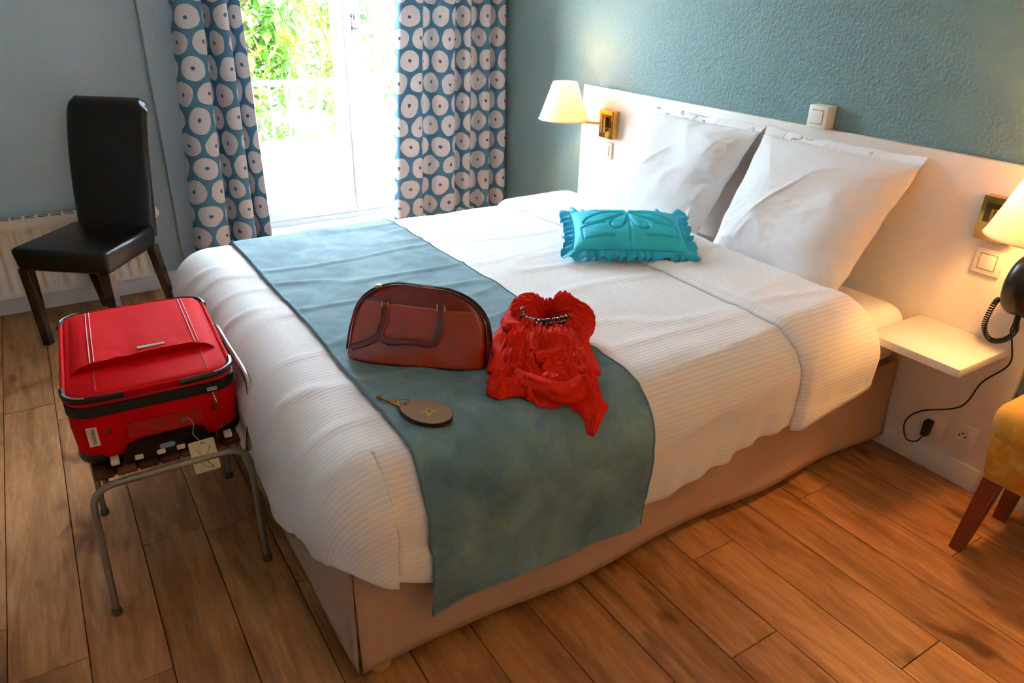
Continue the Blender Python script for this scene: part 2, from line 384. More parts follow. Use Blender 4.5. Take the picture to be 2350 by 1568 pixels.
# window wall with the opening of the french window
OX0, OX1, OZ0, OZ1 = 0.86, 2.27, 0.20, 2.28
bm = B(); box(bm, XL, OX0, YW, YW+0.25, 0, ZC); box(bm, OX1, XW, YW, YW+0.25, 0, ZC); box(bm, OX0, OX1, YW, YW+0.25, OZ1, ZC); box(bm, OX0, OX1, YW, YW+0.25, 0, OZ0-0.02)
o = finish('wall_window', bm, 'pale', None, False); o['kind'] = 'structure'
bm = B(); box(bm, 0.505, 0.86, YW-0.045, YW+0.001, 0.0, ZC, 0.004); o = finish('trim_1', bm, 'pale', None, False); o['kind'] = 'structure'
bm = B(); box(bm, OX0-0.02, OX1+0.02, YW-0.07, YW+0.24, OZ0-0.04, OZ0, 0.006); o = finish('trim_2', bm, 'window_white', None, True); o['kind'] = 'structure'
bm = B(); box(bm, XL, 0.505, YW-0.014, YW, 0, 0.088, 0.004); box(bm, 0.495, OX0, YW-0.06, YW-0.045, 0, 0.088, 0.004)
o = finish('baseboard_window', bm, 'white_paint', None); o['kind'] = 'structure'
# french window
wr = root('window_1', (1.56, YW+0.17, OZ0))
ya, yb = YW+0.13, YW+0.21
bm = B(); box(bm, OX0, OX0+0.05, ya, yb+0.03, OZ0, OZ1, 0.004); box(bm, OX1-0.05, OX1, ya, yb+0.03, OZ0, OZ1, 0.004); box(bm, OX0+0.05, OX1-0.05, ya, yb+0.03, OZ1-0.05, OZ1, 0.004); box(bm, OX0+0.05, OX1-0.05, ya, yb+0.03, OZ0, OZ0+0.03, 0.004)
finish('frame', bm, 'window_white', wr)
XM = 1.560
for xa, xb, side in ((OX0+0.052, XM-0.003, 'l'), (XM+0.003, OX1-0.052, 'r')):
    sw = 0.075; zb, zt = OZ0+0.035, OZ1-0.055
    bm = B(); box(bm, xa, xa+sw, ya-0.005, yb-0.03, zb, zt, 0.005); box(bm, xb-sw, xb, ya-0.005, yb-0.03, zb, zt, 0.005)
    box(bm, xa+sw, xb-sw, ya-0.005, yb-0.03, zt-0.08, zt, 0.005); box(bm, xa+sw, xb-sw, ya-0.005, yb-0.03, zb, zb+0.10, 0.005); box(bm, xa+sw, xb-sw, ya-0.005, yb-0.03, 0.60, 0.68, 0.005)
    lf = finish('leaf', bm, 'window_white', wr)
    bm = B(); box(bm, xa+sw+0.02, xb-sw-0.02, ya+0.006, ya+0.03, zb+0.12, 0.58, 0.01); box(bm, xa+sw, xb-sw, ya+0.016, ya+0.026, zb+0.10, 0.60)
    q = finish('kick_panel', bm, 'backlit'); q.parent = lf
    bm = B(); box(bm, xa+sw-0.005, xb-sw+0.005, ya+0.018, ya+0.024, 0.675, zt-0.075); q = finish('pane', bm, 'glass', None, False); q.parent = lf
bm = B(); box(bm, XM-0.02, XM+0.02, ya-0.017, ya-0.006, OZ0+0.05, OZ1-0.07, 0.004); finish('cover_strip', bm, 'window_white', wr)
bm = B(); box(bm, XM+0.012, XM+0.044, ya-0.016, ya-0.004, 1.215, 1.33, 0.004); tube(bm, [(XM+0.028, ya-0.012, 1.255), (XM+0.028, ya-0.05, 1.255)], 0.008, 10); tube(bm, catmull([(XM+0.028, ya-0.05, 1.255), (XM+0.06, ya-0.052, 1.258), (XM+0.11, ya-0.05, 1.262)], 6), 0.008, 10)
tube(bm, catmull([(XM+0.028, ya-0.014, 1.32), (XM+0.028, ya-0.04, 1.325), (XM+0.028, ya-0.045, 1.30)], 6), 0.009, 10)
finish('handle', bm, 'chrome', wr)
bm = B(); tube(bm, [(XM+0.10, ya-0.03, 1.256), (OX1-0.06, ya-0.02, 1.262)], 0.0025, 6); finish('stay_rod', bm, 'grey_tube', wr)
# headboard wall baseboard sits on the panel
bm = B(); box(bm, 2.362, 2.373, 0.82, 3.062, 0, 0.084, 0.003); o = finish('baseboard_head', bm, 'white_paint', None); o['kind'] = 'structure'
bm = B(); box(bm, XW-0.012, XW, YB, 0.80, 0, 0.084, 0.003); box(bm, XW-0.012, XW, 3.07, YW, 0, 0.084, 0.003); o = finish('trim_3', bm, 'white_paint', None); o['kind'] = 'structure'

# ================================================================== OUTSIDE
bm = B(); box(bm, -14, 16, YW+0.30, 40, -0.45, -0.35); o = finish('terrace_ground', bm, 'paving', None, False); o['kind'] = 'structure'
rl = thing('balcony_railing', 'white metal railing of thin upright bars outside the window', 'railing', (1.6, 5.4, -0.35))
bm = B(); box(bm, -0.6, 3.8, 5.38, 5.42, 0.83, 0.86); finish('top_rail', bm, 'rail_white', rl, False)
bm = B(); box(bm, -0.6, 3.8, 5.385, 5.415, -0.26, -0.235); finish('bottom_rail', bm, 'rail_white', rl, False)
for i in range(5):
    bm = B(); x = -0.6+1.09*i; box(bm, x, x+0.04, 5.38, 5.42, -0.35, 0.83); finish('post', bm, 'rail_white', rl, False)
for i in range(36):
    x = -0.5+0.12*i; bm = B(); box(bm, x, x+0.014, 5.392, 5.408, -0.235, 0.83); finish('baluster', bm, 'rail_white', rl, False)
def bush(name, label, cat, cx, cy, h, rad, n, seed):
    rnd = random.Random(seed); t = thing(name, label, cat, (cx, cy, -0.35), 'garden greenery outside the window')
    bm = B(); tube(bm, [(cx, cy, -0.35), (cx+0.1, cy, 0.5), (cx, cy+0.1, h*0.8)], [0.10, 0.08, 0.03], 8)
    for k in range(6):
        a = rnd.random()*6.28; z0 = 0.1+rnd.random()*h*0.5
        tube(bm, [(cx, cy, z0), (cx+math.cos(a)*rad*0.5, cy+math.sin(a)*rad*0.5, z0+0.5), (cx+math.cos(a)*rad*0.85, cy+math.sin(a)*rad*0.8, z0+0.9)], [0.04, 0.025, 0.008], 6)
    finish('branches', bm, 'bark', t)
    vs, fs = [], []
    cl = [(rnd.gauss(0, 0.45), rnd.gauss(0, 0.4), rnd.random()) for _ in range(60)]
    for i in range(n):
        c = rnd.choice(cl); p = Vector((cx+c[0]*rad+rnd.gauss(0, 0.14)*rad, cy+c[1]*rad+rnd.gauss(0, 0.14)*rad, -0.25+c[2]*h+rnd.gauss(0, 0.13)*h*0.6))
        if p.z < -0.33: p.z = -0.33+rnd.random()*0.2
        s = 0.035+rnd.random()*0.045; M = Matrix.Rotation(rnd.random()*6.28, 3, 'Z') @ Matrix.Rotation(rnd.gauss(0.5, 0.6), 3, 'X'); b = len(vs)
        for q in ((0, -s*1.1, 0), (s*0.55, 0, s*0.15), (0, s*1.3, -s*0.1), (-s*0.55, 0, s*0.15)): vs.append(p+M @ Vector(q))
        fs += [(b, b+1, b+2), (b, b+2, b+3)]
    me = bpy.data.meshes.new('foliage'); me.from_pydata(vs, [], fs); me.materials.append(MAT['leaf'])
    o = bpy.data.objects.new('foliage', me); C.objects.link(o); o.parent = t; o.matrix_parent_inverse = Matrix.Translation(t.location).inverted(); o['kind'] = 'stuff'
bush('leafy_shrub', 'tall leafy green shrub beyond the railing, seen through the left pane', 'shrub', 1.75, 7.6, 2.6, 0.95, 7500, 3)
bush('leafy_shrub', 'farther yellowish green shrub behind the railing, nearest the centre of the window', 'shrub', 3.9, 11.4, 2.4, 1.2, 5200, 5)
bush('leafy_shrub', 'dense green shrub beyond the railing, behind the left curtain edge', 'shrub', -0.9, 9.6, 2.6, 1.2, 5200, 8)

# ================================================================== HEADBOARD WALL FITTINGS
bm = B(); box(bm, 2.373, XW-0.001, 0.81, 3.064, 0.0, 1.048, 0.003); tag(finish('headboard', bm, 'headboard', None), 'long low white laminate headboard panel fixed along the teal wall', 'headboard')

def wall_lamp(yc, sgn, label):
    x0 = 2.372; zc = 0.89
    t = thing('wall_lamp', label, 'lamp', (x0, yc, zc-0.065), 'brass wall lamps on the headboard')
    bm = B(); box(bm, x0-0.036, x0, yc-0.052, yc+0.052, zc-0.065, zc+0.065, 0.003); pl = finish('wall_plate', bm, 'brass', t)
    bm = B(); box(bm, x0-0.0375, x0-0.036, yc-0.038, yc+0.038, zc-0.012, zc+0.046, 0.0005); q = finish('inset_panel', bm, 'brass_dark', None); q.parent = pl; q.matrix_parent_inverse = Matrix.Translation(t.location).inverted(); q.matrix_parent_inverse = Matrix.Identity(4)
    bm = B(); tube(bm, [(x0-0.052, yc, zc-0.034), (x0-0.052, yc, zc+0.036)], 0.013, 16); box(bm, x0-0.052, x0-0.036, yc-0.008, yc+0.008, zc-0.02, zc+0.02); finish('pivot', bm, 'brass', t)
    sx, sy = x0-0.172, yc+sgn*0.165
    bm = B(); tube(bm, [(x0-0.052, yc, zc+0.004), (sx, sy, zc+0.004)], 0.006, 10); finish('arm', bm, 'brass', t)
    bm = B(); tube(bm, [(sx, sy, zc-0.012), (sx, sy, zc+0.03)], 0.010, 12); tube(bm, [(sx, sy, zc+0.03), (sx, sy, zc+0.075)], 0.015, 12); finish('stem', bm, 'brass', t)
    zb, zt = zc+0.012, zc+0.185
    bm = B(); lathe(bm, [(0.122, zb), (0.119, zb+0.004), (0.060, zt-0.003), (0.058, zt)], 40, Matrix.Translation((sx, sy, 0)), False, False)
    s = finish('lamp_shade', bm, 'shade', t); md = s.modifiers.new('thick', 'SOLIDIFY'); md.thickness = 0.0015
    bm = B(); tube(bm, [(sx+0.1215*math.cos(a*PI/20), sy+0.1215*math.sin(a*PI/20), zb) for a in range(40)], 0.002, 6, True); q = finish('shade_trim', bm, 'shade'); q.parent = s; q.matrix_parent_inverse = Matrix.Identity(4)
    bm = B(); lathe(bm, [(0.006, zc+0.075), (0.014, zc+0.09), (0.017, zc+0.125), (0.013, zc+0.145), (0.004, zc+0.155)], 16, Matrix.Translation((sx, sy, 0))); finish('bulb', bm, 'bulb', t)
    l = bpy.data.lights.new('bulb_light', 'POINT'); l.energy = LAMP_W; l.color = (1, 0.48, 0.14); l.shadow_soft_size = 0.03
    lo = bpy.data.objects.new('bulb_light', l); C.objects.link(lo); lo.parent = t; lo.location = (sx-t.location.x, sy-t.location.y, zc+0.132-t.location.z)
wall_lamp(2.823, 1, 'brass swing-arm wall lamp with lit cream shade at the window end of the headboard')
wall_lamp(0.998, -1, 'brass swing-arm wall lamp with lit cream shade above the bedside shelf and telephone')

def wall_switch(name, yc, zc, w, h, label, x0=2.372, d=0.009, cat='switch'):
    t = thing(name, label, cat, (x0, yc, zc-h/2), 'white wall switches')
    bm = B(); box(bm, x0-d, x0+0.001, yc-w/2, yc+w/2, zc-h/2, zc+h/2, 0.003); finish('plate', bm, 'plastic_white', t)
    bm = B(); box(bm, x0-d-0.0006, x0-d+0.002, yc-w*0.31, yc+w*0.31, zc-h*0.31, zc+h*0.31); finish('groove', bm, 'print_grey', t, False)
    bm = B(); box(bm, x0-d-0.004, x0-d+0.002, yc-w*0.285, yc+w*0.285, zc-h*0.285, zc+h*0.285, 0.0015); finish('rocker', bm, 'plastic_white', t)
wall_switch('light_switch', 2.84, 0.762, 0.08, 0.08, 'white square light switch under the wall lamp by the window')
wall_switch('light_switch', 0.997, 0.755, 0.082, 0.08, 'white square light switch under the wall lamp above the bedside shelf')
wall_switch('light_switch', 1.676, 1.088, 0.078, 0.078, 'cream surface-mounted switch box on the teal wall above the headboard', x0=XW, d=0.048)

def wall_socket(yc, zc, label, plug):
    x0 = 2.372; t = thing('wall_socket', label, 'socket', (x0, yc, zc-0.04), 'white wall sockets under the shelf')
    bm = B(); box(bm, x0-0.010, x0+0.001, yc-0.041, yc+0.041, zc-0.041, zc+0.041, 0.003); finish('plate', bm, 'plastic_white', t)
    Mx = Matrix.Translation((x0-0.010, yc, zc)) @ Matrix.Rotation(-PI/2, 4, 'Y')
    if not plug:
        bm = B(); lathe(bm, [(0.024, -0.001), (0.024, 0.0022), (0.021, 0.0022), (0.020, 0.0004)], 32, Mx); finish('ring', bm, 'plastic_white', t)
        bm = B()
        for dy, dz in ((-0.0095, -0.001), (0.0095, -0.001), (0, 0.009)): lathe(bm, [(0.0032, 0.0003), (0.0032, 0.0009)], 12, Mx @ Matrix.Translation((dz, dy, 0)))
        finish('hole', bm, 'plastic_groove', t)
    else:
        bm = B(); box(bm, x0-0.0112, x0-0.009, yc-0.025, yc+0.025, zc-0.022, zc+0.022, 0.001); finish('cover', bm, 'plastic_white', t)
wall_socket(1.003, 0.168, 'white wall outlet plate with the black cord plugged in, next to the bed', True)
wall_socket(0.905, 0.178, 'white round-pin power socket with nothing plugged in, nearest the yellow stool', False)

# bedside shelf
t = thing('bedside_shelf', 'small white floating bedside shelf fixed to the headboard', 'shelf', (2.23, 1.005, 0.49))
bm = B(); box(bm, 2.082, 2.372, 0.858, 1.152, 0.494, 0.520, 0.002); finish('board', bm, 'headboard', t)
bm = B(); prism(bm, [(2.372, 0.494), (2.25, 0.494), (2.352, 0.405), (2.372, 0.405)], 0.995, 1.019, Matrix(((1, 0, 0, 0), (0, 0, 1, 0), (0, 1, 0, 0), (0, 0, 0, 1)))); finish('bracket', bm, 'headboard', t, False)

# telephone
t = thing('telephone', 'black wall telephone beside the bedside shelf, with coiled cord', 'telephone', (2.372, 0.86, 0.62))
bm = B(); box(bm, 2.337, 2.372, 0.795, 0.895, 0.63, 0.84, 0.012, 3); finish('wall_base', bm, 'black', t)
bm = B(); P = catmull([(2.318, 0.862, 0.655), (2.296, 0.862, 0.68), (2.286, 0.860, 0.735), (2.294, 0.856, 0.79), (2.318, 0.854, 0.822)], 6)
rr = [0.014+0.030*math.sin(PI*(i+0.6)/(len(P)+0.2))**0.5 for i in range(len(P))]
tube(bm, P, rr, 18, flat=0.62, up=(1, 0, 0.2)); finish('handset', bm, 'black', t)
path = catmull([(2.325, 0.900, 0.672), (2.335, 0.926, 0.660), (2.338, 0.938, 0.61), (2.336, 0.936, 0.565), (2.330, 0.905, 0.538), (2.330, 0.868, 0.555), (2.335, 0.852, 0.590), (2.342, 0.860, 0.615), (2.350, 0.862, 0.64)], 30)
bm = B(); hx = []
Pn = len(path)
for i in range(Pn*3):
    s = i/3; a = int(s); f = s-a; p = path[a].lerp(path[min(a+1, Pn-1)], f); tg = (path[min(a+1, Pn-1)]-path[max(a-1, 0)]).normalized()
    u = tg.cross(Vector((1, 0, 0.3))).normalized(); v = tg.cross(u); R = 0.0065*min(1, max(0.2, (s-12)/14)); an = s*1.35
    hx.append(p+(u*math.cos(an)+v*math.sin(an))*R)
tube(bm, hx, 0.0022, 5); finish('coiled_cord', bm, 'black_matte', t)
cord = catmull([(2.350, 0.862, 0.635), (2.340, 0.866, 0.585), (2.345, 0.853, 0.545), (2.350, 0.843, 0.475), (2.350, 0.897, 0.387), (2.350, 0.934, 0.279), (2.348, 1.047, 0.203), (2.345, 1.085, 0.140), (2.345, 1.066, 0.083), (2.343, 1.030, 0.092), (2.340, 1.012, 0.130)], 12)
bm = B(); tube(bm, cord, 0.0026, 8); finish('line_cord', bm, 'black_matte', t)
bm = B(); hexa(bm, [(2.330, 1.000, 0.128), (2.330, 1.022, 0.128), (2.361, 1.022, 0.128), (2.361, 1.000, 0.128), (2.330, 0.998, 0.185), (2.330, 1.022, 0.185), (2.361, 1.022, 0.185), (2.361, 0.998, 0.185)], 0.004); finish('plug', bm, 'black_matte', t)

# ================================================================== RADIATOR
t = thing('radiator', 'cream panel radiator with vertical ribs under the pale blue wall', 'radiator', (-0.3, 3.96, 0.11))
RX0, RX1, RZ0, RZ1, RY = -1.05, 0.345, 0.112, 0.475, 3.925
def rad(u, v):
    x = RX0+(RX1-RX0)*u; z = RZ0+(RZ1-RZ0)*v
    rib = 0.5+0.5*math.cos(2*PI*x/0.046); rib = sstep(0.25, 0.75, rib)*sstep(0.05, 0.11, v)*(1-sstep(0.82, 0.87, v))
    return (x, RY+0.008*rib, z)
bm = B(); grid(bm, 320, 30, rad); finish('front_panel', bm, 'cream_metal', t, sharp=60)
bm = B(); box(bm, RX0, RX1, RY+0.001, RY+0.075, RZ1-0.004, RZ1, 0.001)
finish('top_grille', bm, 'cream_metal', t, False)
for i in range(26):
    x = RX0+0.02+i*0.0525
    if x+0.042 > RX1: break
    for yy in (RY+0.016, RY+0.044):
        bm = B(); box(bm, x, x+0.042, yy, yy+0.013, RZ1-0.0005, RZ1+0.0006); finish('slot', bm, 'slot', t, False)
bm = B(); box(bm, RX1-0.002, RX1+0.002, RY, RY+0.075, RZ0, RZ1, 0.001); box(bm, RX0-0.002, RX0+0.002, RY, RY+0.075, RZ0, RZ1, 0.001); box(bm, RX0, RX1, RY+0.066, RY+0.075, RZ0, RZ1); finish('casing', bm, 'cream_metal', t, False)
bm = B(); lathe(bm, [(0.012, -0.05), (0.012, 0.0), (0.026, 0.002), (0.029, 0.012), (0.029, 0.05), (0.024, 0.056), (0.012, 0.058)], 20, Matrix.Translation((0.395, 3.955, 0.44)) @ Matrix.Rotation(PI/2, 4, 'X')); box(bm, RX1, 0.40, 3.95, 3.975, 0.43, 0.45); finish('valve_knob', bm, 'plastic_white', t)

# ================================================================== CURTAINS
def curtain(name, label, plan, xl_t, xl_b, xr_t, xr_b, seed):
    z0, z1 = 0.015, 2.46; C2 = catmull([(x, y, 0) for x, y in plan], 14); N, NV = len(C2), 26
    xa, xb = plan[0][0], plan[-1][0]
    def pt(u, v):
        z = z0+(z1-z0)*v; k = (z-0.29)/1.11; q = C2[min(N-1, round(u*(N-1)))]; f = (q.x-xa)/(xb-xa)
        xl = xl_b+(xl_t-xl_b)*k; xr = xr_b+(xr_t-xr_b)*k
        return Vector((xl+(xr-xl)*f+0.006*nz(u*5, z*1.5, seed+3), q.y+0.014*nz(u*6, z*1.2, seed)-0.01*(0.5-v), z))
    arc = [0.0]
    for i in range(1, N): arc.append(arc[-1]+(pt(i/(N-1), 0.4)-pt((i-1)/(N-1), 0.4)).length)
    bm = B(); grid(bm, N, NV, pt, lambda u, v: (arc[min(N-1, round(u*(N-1)))], v*(z1-z0)))
    o = finish(name, bm, 'curtain', None, sharp=180); md = o.modifiers.new('thick', 'SOLIDIFY'); md.thickness = 0.0015
    tag(o, label, 'curtain', 'printed curtains at the window')
curtain('curtain', 'teal curtain with white disc print, gathered on the radiator side of the window',
    [(0.545, 3.81), (0.575, 3.765), (0.63, 3.745), (0.69, 3.755), (0.712, 3.80), (0.700, 3.865), (0.720, 3.885), (0.742, 3.83), (0.765, 3.765), (0.80, 3.745), (0.835, 3.765), (0.846, 3.83), (0.832, 3.88), (0.858, 3.885), (0.878, 3.82), (0.92, 3.785)], 0.615, 0.545, 0.915, 0.925, 1.0)
curtain('curtain', 'teal curtain with white disc print, hanging against the headboard wall side',
    [(1.66, 3.82), (1.68, 3.775), (1.75, 3.765), (1.81, 3.775), (1.838, 3.83), (1.87, 3.835), (1.90, 3.775), (1.97, 3.765), (2.02, 3.79), (2.035, 3.845), (2.065, 3.85), (2.085, 3.79), (2.12, 3.785), (2.15, 3.85), (2.18, 3.845), (2.20, 3.775), (2.245, 3.77), (2.262, 3.84), (2.285, 3.85), (2.305, 3.79), (2.345, 3.775), (2.372, 3.81), (2.385, 3.87), (2.388, 3.92)], 1.697, 1.640, 2.388, 2.388, 4.0)

# ================================================================== BED
YN, YF, XFT, RD, ZT = 1.098, 2.842, 0.292, 0.15, 0.605
QA = RD*PI/2
def wrinkle(x, yf):
    n = 0.006*nz(x*2.2, yf*2.6, 3.1)+0.0035*nz(x*5.5, yf*4.0, 8.0)
    rd = 1-abs(nz(x*1.6+0.3*yf, yf*7.0, 1.7)); n += 0.005*max(0, rd-0.86)/0.14
    return n
def roll(d):
    """arc length d beyond the core edge -> (outward offset, drop, normal angle)"""
    if d <= 0: return 0.0, 0.0, 0.0
    if d < QA: a = d/RD; return RD*math.sin(a), RD*(1-math.cos(a)), a
    e = d-QA; return RD-0.07*e, RD+e, PI/2
def surf(x, yf, off=0.0, folds=True):
    """flat cloth coordinates of the sides -> point on the bed cover"""
    y0, y1 = YN+RD, YF-RD
    if yf < y0: d, s, yc = y0-yf, -1, y0
    elif yf > y1: d, s, yc = yf-y1, 1, y1
    else: d, s, yc = 0, 1, yf
    o, dr, a = roll(d); n = Vector((0, s*math.sin(a), math.cos(a)))
    p = Vector((x, yc+s*o, ZT-dr)); p += n*wrinkle(x, yf)
    # crown: a puffy top that sinks a touch towards the edges
    cr = (min(yc-y0, y1-yc)/0.7); p.z += 0.012*min(1, cr)
    if folds and d > QA*0.7:
        k = min(1, (d-QA*0.7)/0.25); p += n*k*(0.010*math.sin(x*26+2*math.sin(x*5))*(0.4+0.6*abs(nz(x*2.5, 5.0)))+0.006*nz(x*9, d*3, 2))
        p += n*0.007*sstep(QA, QA+0.16, d)*math.sin(x*58+3*nz(x*4, 1, 1))*sstep(1.15, 1.3, x)*(1-sstep(1.62, 1.78, x))
    if folds and s < 0 and x < 0.62: p -= n*0.020*sstep(0.452, 0.462, x)*sstep(0.05, 0.16, d)*(1-sstep(0.300, 0.312, d))*(1-sstep(0.50, 0.60, x))
    return p+n*off, n
def surf_foot(d, yf, ang=None, corner=None, off=0.0):
    o, dr, a = roll(d)
    if corner is None:
        n = Vector((-math.sin(a), 0, math.cos(a))); p = Vector((XFT+RD-o, yf, ZT-dr)); cr = min(yf-(YN+RD), (YF-RD)-yf)/0.7; p.z += 0.012*min(1, max(0, cr))*(1-min(1, d/QA))
        wx, wy = XFT+RD-d, yf
    else:
        dx, dy = -math.cos(ang), corner*math.sin(ang)
        n = Vector((dx*math.sin(a), dy*math.sin(a), math.cos(a))); cyy = YN+RD if corner < 0 else YF-RD
        p = Vector((XFT+RD+dx*o, cyy+dy*o, ZT-dr)); wx, wy = XFT+RD+dx*d, cyy+dy*d
    return p+n*(wrinkle(wx, wy)+off), n

t = thing('bed', 'double bed base and mattress with a taupe skirt, against the headboard', 'bed', (1.36, 1.965, 0))
bm = B(); box(bm, 0.385, 2.36, 1.19, 2.75, 0.10, 0.33, 0.02); finish('base', bm, 'taupe', t)
bm = B(); box(bm, 0.40, 2.366, 1.165, 2.775, 0.335, 0.548, 0.075, 5); finish('mattress', bm, 'sheet', t, label='mattress in a white fitted sheet')
def skirt(p0, p1, nrm, seed):
    p0, p1, nrm = Vector(p0), Vector(p1), Vector(nrm); L = (p1-p0).length
    def f(u, v):
        p = p0.lerp(p1, u); z = 0.345-(0.345-0.05)*v
        wob = 0.012*v*nz(u*L*3.2, v*0.6, seed)+0.006*v*math.sin(u*L*9+seed)+0.010*v
        return p+nrm*wob+Vector((0, 0, z+0.008*v*nz(u*L*2.2, 3, seed)))
    bm = B(); grid(bm, max(30, int(L*40)), 14, f); o = finish('skirt_panel', bm, 'taupe', t, sharp=180); md = o.modifiers.new('thick', 'SOLIDIFY'); md.thickness = 0.003
skirt((0.362, 1.172, 0), (2.352, 1.172, 0), (0, -1, 0), 2.2)
skirt((0.360, 1.166, 0), (0.360, 2.772, 0), (-1, 0, 0), 5.2)
skirt((0.362, 2.768, 0), (2.352, 2.768, 0), (0, 1, 0), 9.1)
for x, y in ((0.418, 1.208), (0.418, 2.73), (2.28, 1.235), (2.28, 2.70)):
    bm = B(); lathe(bm, [(0.026, 0.0), (0.030, 0.006), (0.034, 0.05), (0.036, 0.105)], 20, Matrix.Translation((x, y, 0))); finish('leg', bm, 'pale_wood', t)

# duvet
XE = 2.085
near_tab = [(0.44, 0.355), (0.55, 0.41), (0.9, 0.45), (1.2, 0.452), (1.55, 0.385), (1.9, 0.352), (2.09, 0.30)]
dv = thing('duvet', 'thick white striped duvet spread over the bed, its head end folded back', 'duvet', (1.2, 1.97, 0.6))
bm = B(); uvl = bm.loops.layers.uv.verify()
NX, NYT = 150, 100; xs = [XFT+RD+(XE-XFT-RD)*i/(NX-1) for i in range(NX)]; ysT = [YN+RD+(YF-YN-2*RD)*j/(NYT-1) for j in range(NYT)]
def endsink(x): return -0.05*sstep(XE-0.05, XE, x)
def quadgrid(P, UV):
    V = [[bm.verts.new(p) for p in row] for row in P]
    for i in range(len(V)-1):
        for j in range(len(V[0])-1):
            f = bm.faces.new((V[i][j], V[i+1][j], V[i+1][j+1], V[i][j+1]))
            for lp, (a, b) in zip(f.loops, ((i, j), (i+1, j), (i+1, j+1), (i, j+1))): lp[uvl].uv = UV[a][b]
def endp(x, yf):
    p, n = surf(x, yf); return p+n*endsink(x)
quadgrid([[endp(x, y) for y in ysT] for x in xs], [[(x, y) for y in ysT] for x in xs])
NS = 34
for s in (-1, 1):
    P, U = [], []
    for x in xs:
        D = lerp_tab(near_tab, x)+0.008*nz(x*6, s*3.0); row, ur = [], []
        for j in range(NS):
            d = D*j/(NS-1); yf = (YN+RD-d) if s < 0 else (YF-RD+d); row.append(endp(x, yf)); ur.append((x, yf))
        P.append(row); U.append(ur)
    quadgrid(P, U)
P, U = [], []
for y in ysT:
    e = min(y-(YN+RD), YF-RD-y); D = 0.335+0.115*sstep(0, 0.32, e)+0.01*nz(y*5, 1); row, ur = [], []
    for j in range(NS):
        d = D*j/(NS-1); p, n = surf_foot(d, y)
        if d > QA*0.7: p += n*min(1, (d-QA*0.7)/0.25)*(0.008*nz(y*7, d*2, 4)+0.004*math.sin(y*17))
        row.append(p); ur.append((XFT+RD-d, y))
    P.append(row); U.append(ur)
quadgrid(P, U)
for s in (-1, 1):
    P, U = [], []
    for k in range(25):
        ang = (PI/2)*k/24; row, ur = [], []
        D = 0.335+0.04*math.sin(ang)**2-0.045*math.sin(2*ang)
        for j in range(NS):
            d = D*j/(NS-1); p, n = surf_foot(d, 0, ang, s)
            tuck = 0*-0.022*math.exp(-((ang-1.22)/0.10)**2)*sstep(QA*0.8, QA*1.3, d)
            p += n*tuck; row.append(p); ur.append((XFT+RD-math.cos(ang)*d, (YN if s < 0 else YF)-s*RD+s*math.sin(ang)*d))
        P.append(row); U.append(ur)
    quadgrid(P, U)
bmesh.ops.remove_doubles(bm, verts=bm.verts[:], dist=0.0015)
o = finish('cover', bm, 'duvet', dv, sharp=180); md = o.modifiers.new('thick', 'SOLIDIFY'); md.thickness = 0.022; md.offset = -1
# the folded-back flap at the head
bm = B(); uvl = bm.loops.layers.uv.verify(); FX0, FX1 = 1.70, 2.10; P, U = [], []
for i in range(44):
    x = FX0+(FX1-FX0)*i/43; row, ur = [], []
    off = 0.004+0.018*sstep(FX0-0.004, FX0+0.03, x)-0.045*sstep(FX1-0.07, FX1, x)**2
    D = lerp_tab(near_tab, min(x, 2.08))+0.012
    for j in range(150):
        yf = (YN+RD-D)+(YF-YN-2*RD+2*D)*j/149; wob = 0.008*nz(yf*4, 2.0)*(1-(x-FX0)/(FX1-FX0))
        p, n = surf(x+wob, yf, off+0.002*nz(x*8, yf*6, 7)); row.append(p); ur.append((x, yf))
    P.append(row); U.append(ur)
quadgrid(P, U); o = finish('folded_flap', bm, 'duvet', dv, sharp=180); md = o.modifiers.new('thick', 'SOLIDIFY'); md.thickness = 0.012; md.offset = -1

# runner
rn = thing('bed_runner', 'teal velvet runner laid across the foot of the white duvet', 'bed runner', (0.83, 1.97, 0.61))
bm = B(); uvl = bm.loops.layers.uv.verify(); P, U = [], []
RX_0, RX_1 = 0.515, 1.138; DR = 0.495
def runner_pt(x, yf, off):
    p, n = surf(x, yf, off, True); w = 0.0022*nz(x*14, yf*10, 5)+0.003*max(0, nz(x*9-yf*3, yf*8, 2)-0.2); return p+n*w, n
for i in range(90):
    x = RX_0+(RX_1-RX_0)*i/89; row, ur = [], []
    for j in range(240):
        yf = (YN+RD-DR)+(YF-YN-2*RD+2*DR)*j/239
        row.append(runner_pt(x+0.006*nz(yf*3, 9.0), yf, 0.006)[0]); ur.append((x, yf))
    P.append(row); U.append(ur)
quadgrid(P, U); o = finish('cloth', bm, 'velvet', rn, sharp=180); md = o.modifiers.new('thick', 'SOLIDIFY'); md.thickness = 0.003; md.offset = 1
for xe in (RX_0+0.004, RX_1-0.004):
    bm = B(); pts = [runner_pt(xe+0.006*nz(yf*3, 9.0), yf, 0.0085)[0] for yf in [(YN+RD-DR)+(YF-YN-2*RD+2*DR)*j/199 for j in range(200)]]; tube(bm, pts, 0.003, 8); finish('piping', bm, 'velvet_edge', rn)

def ridge(x, y, z): return (1-abs(nz(x, y, z))*1.6)
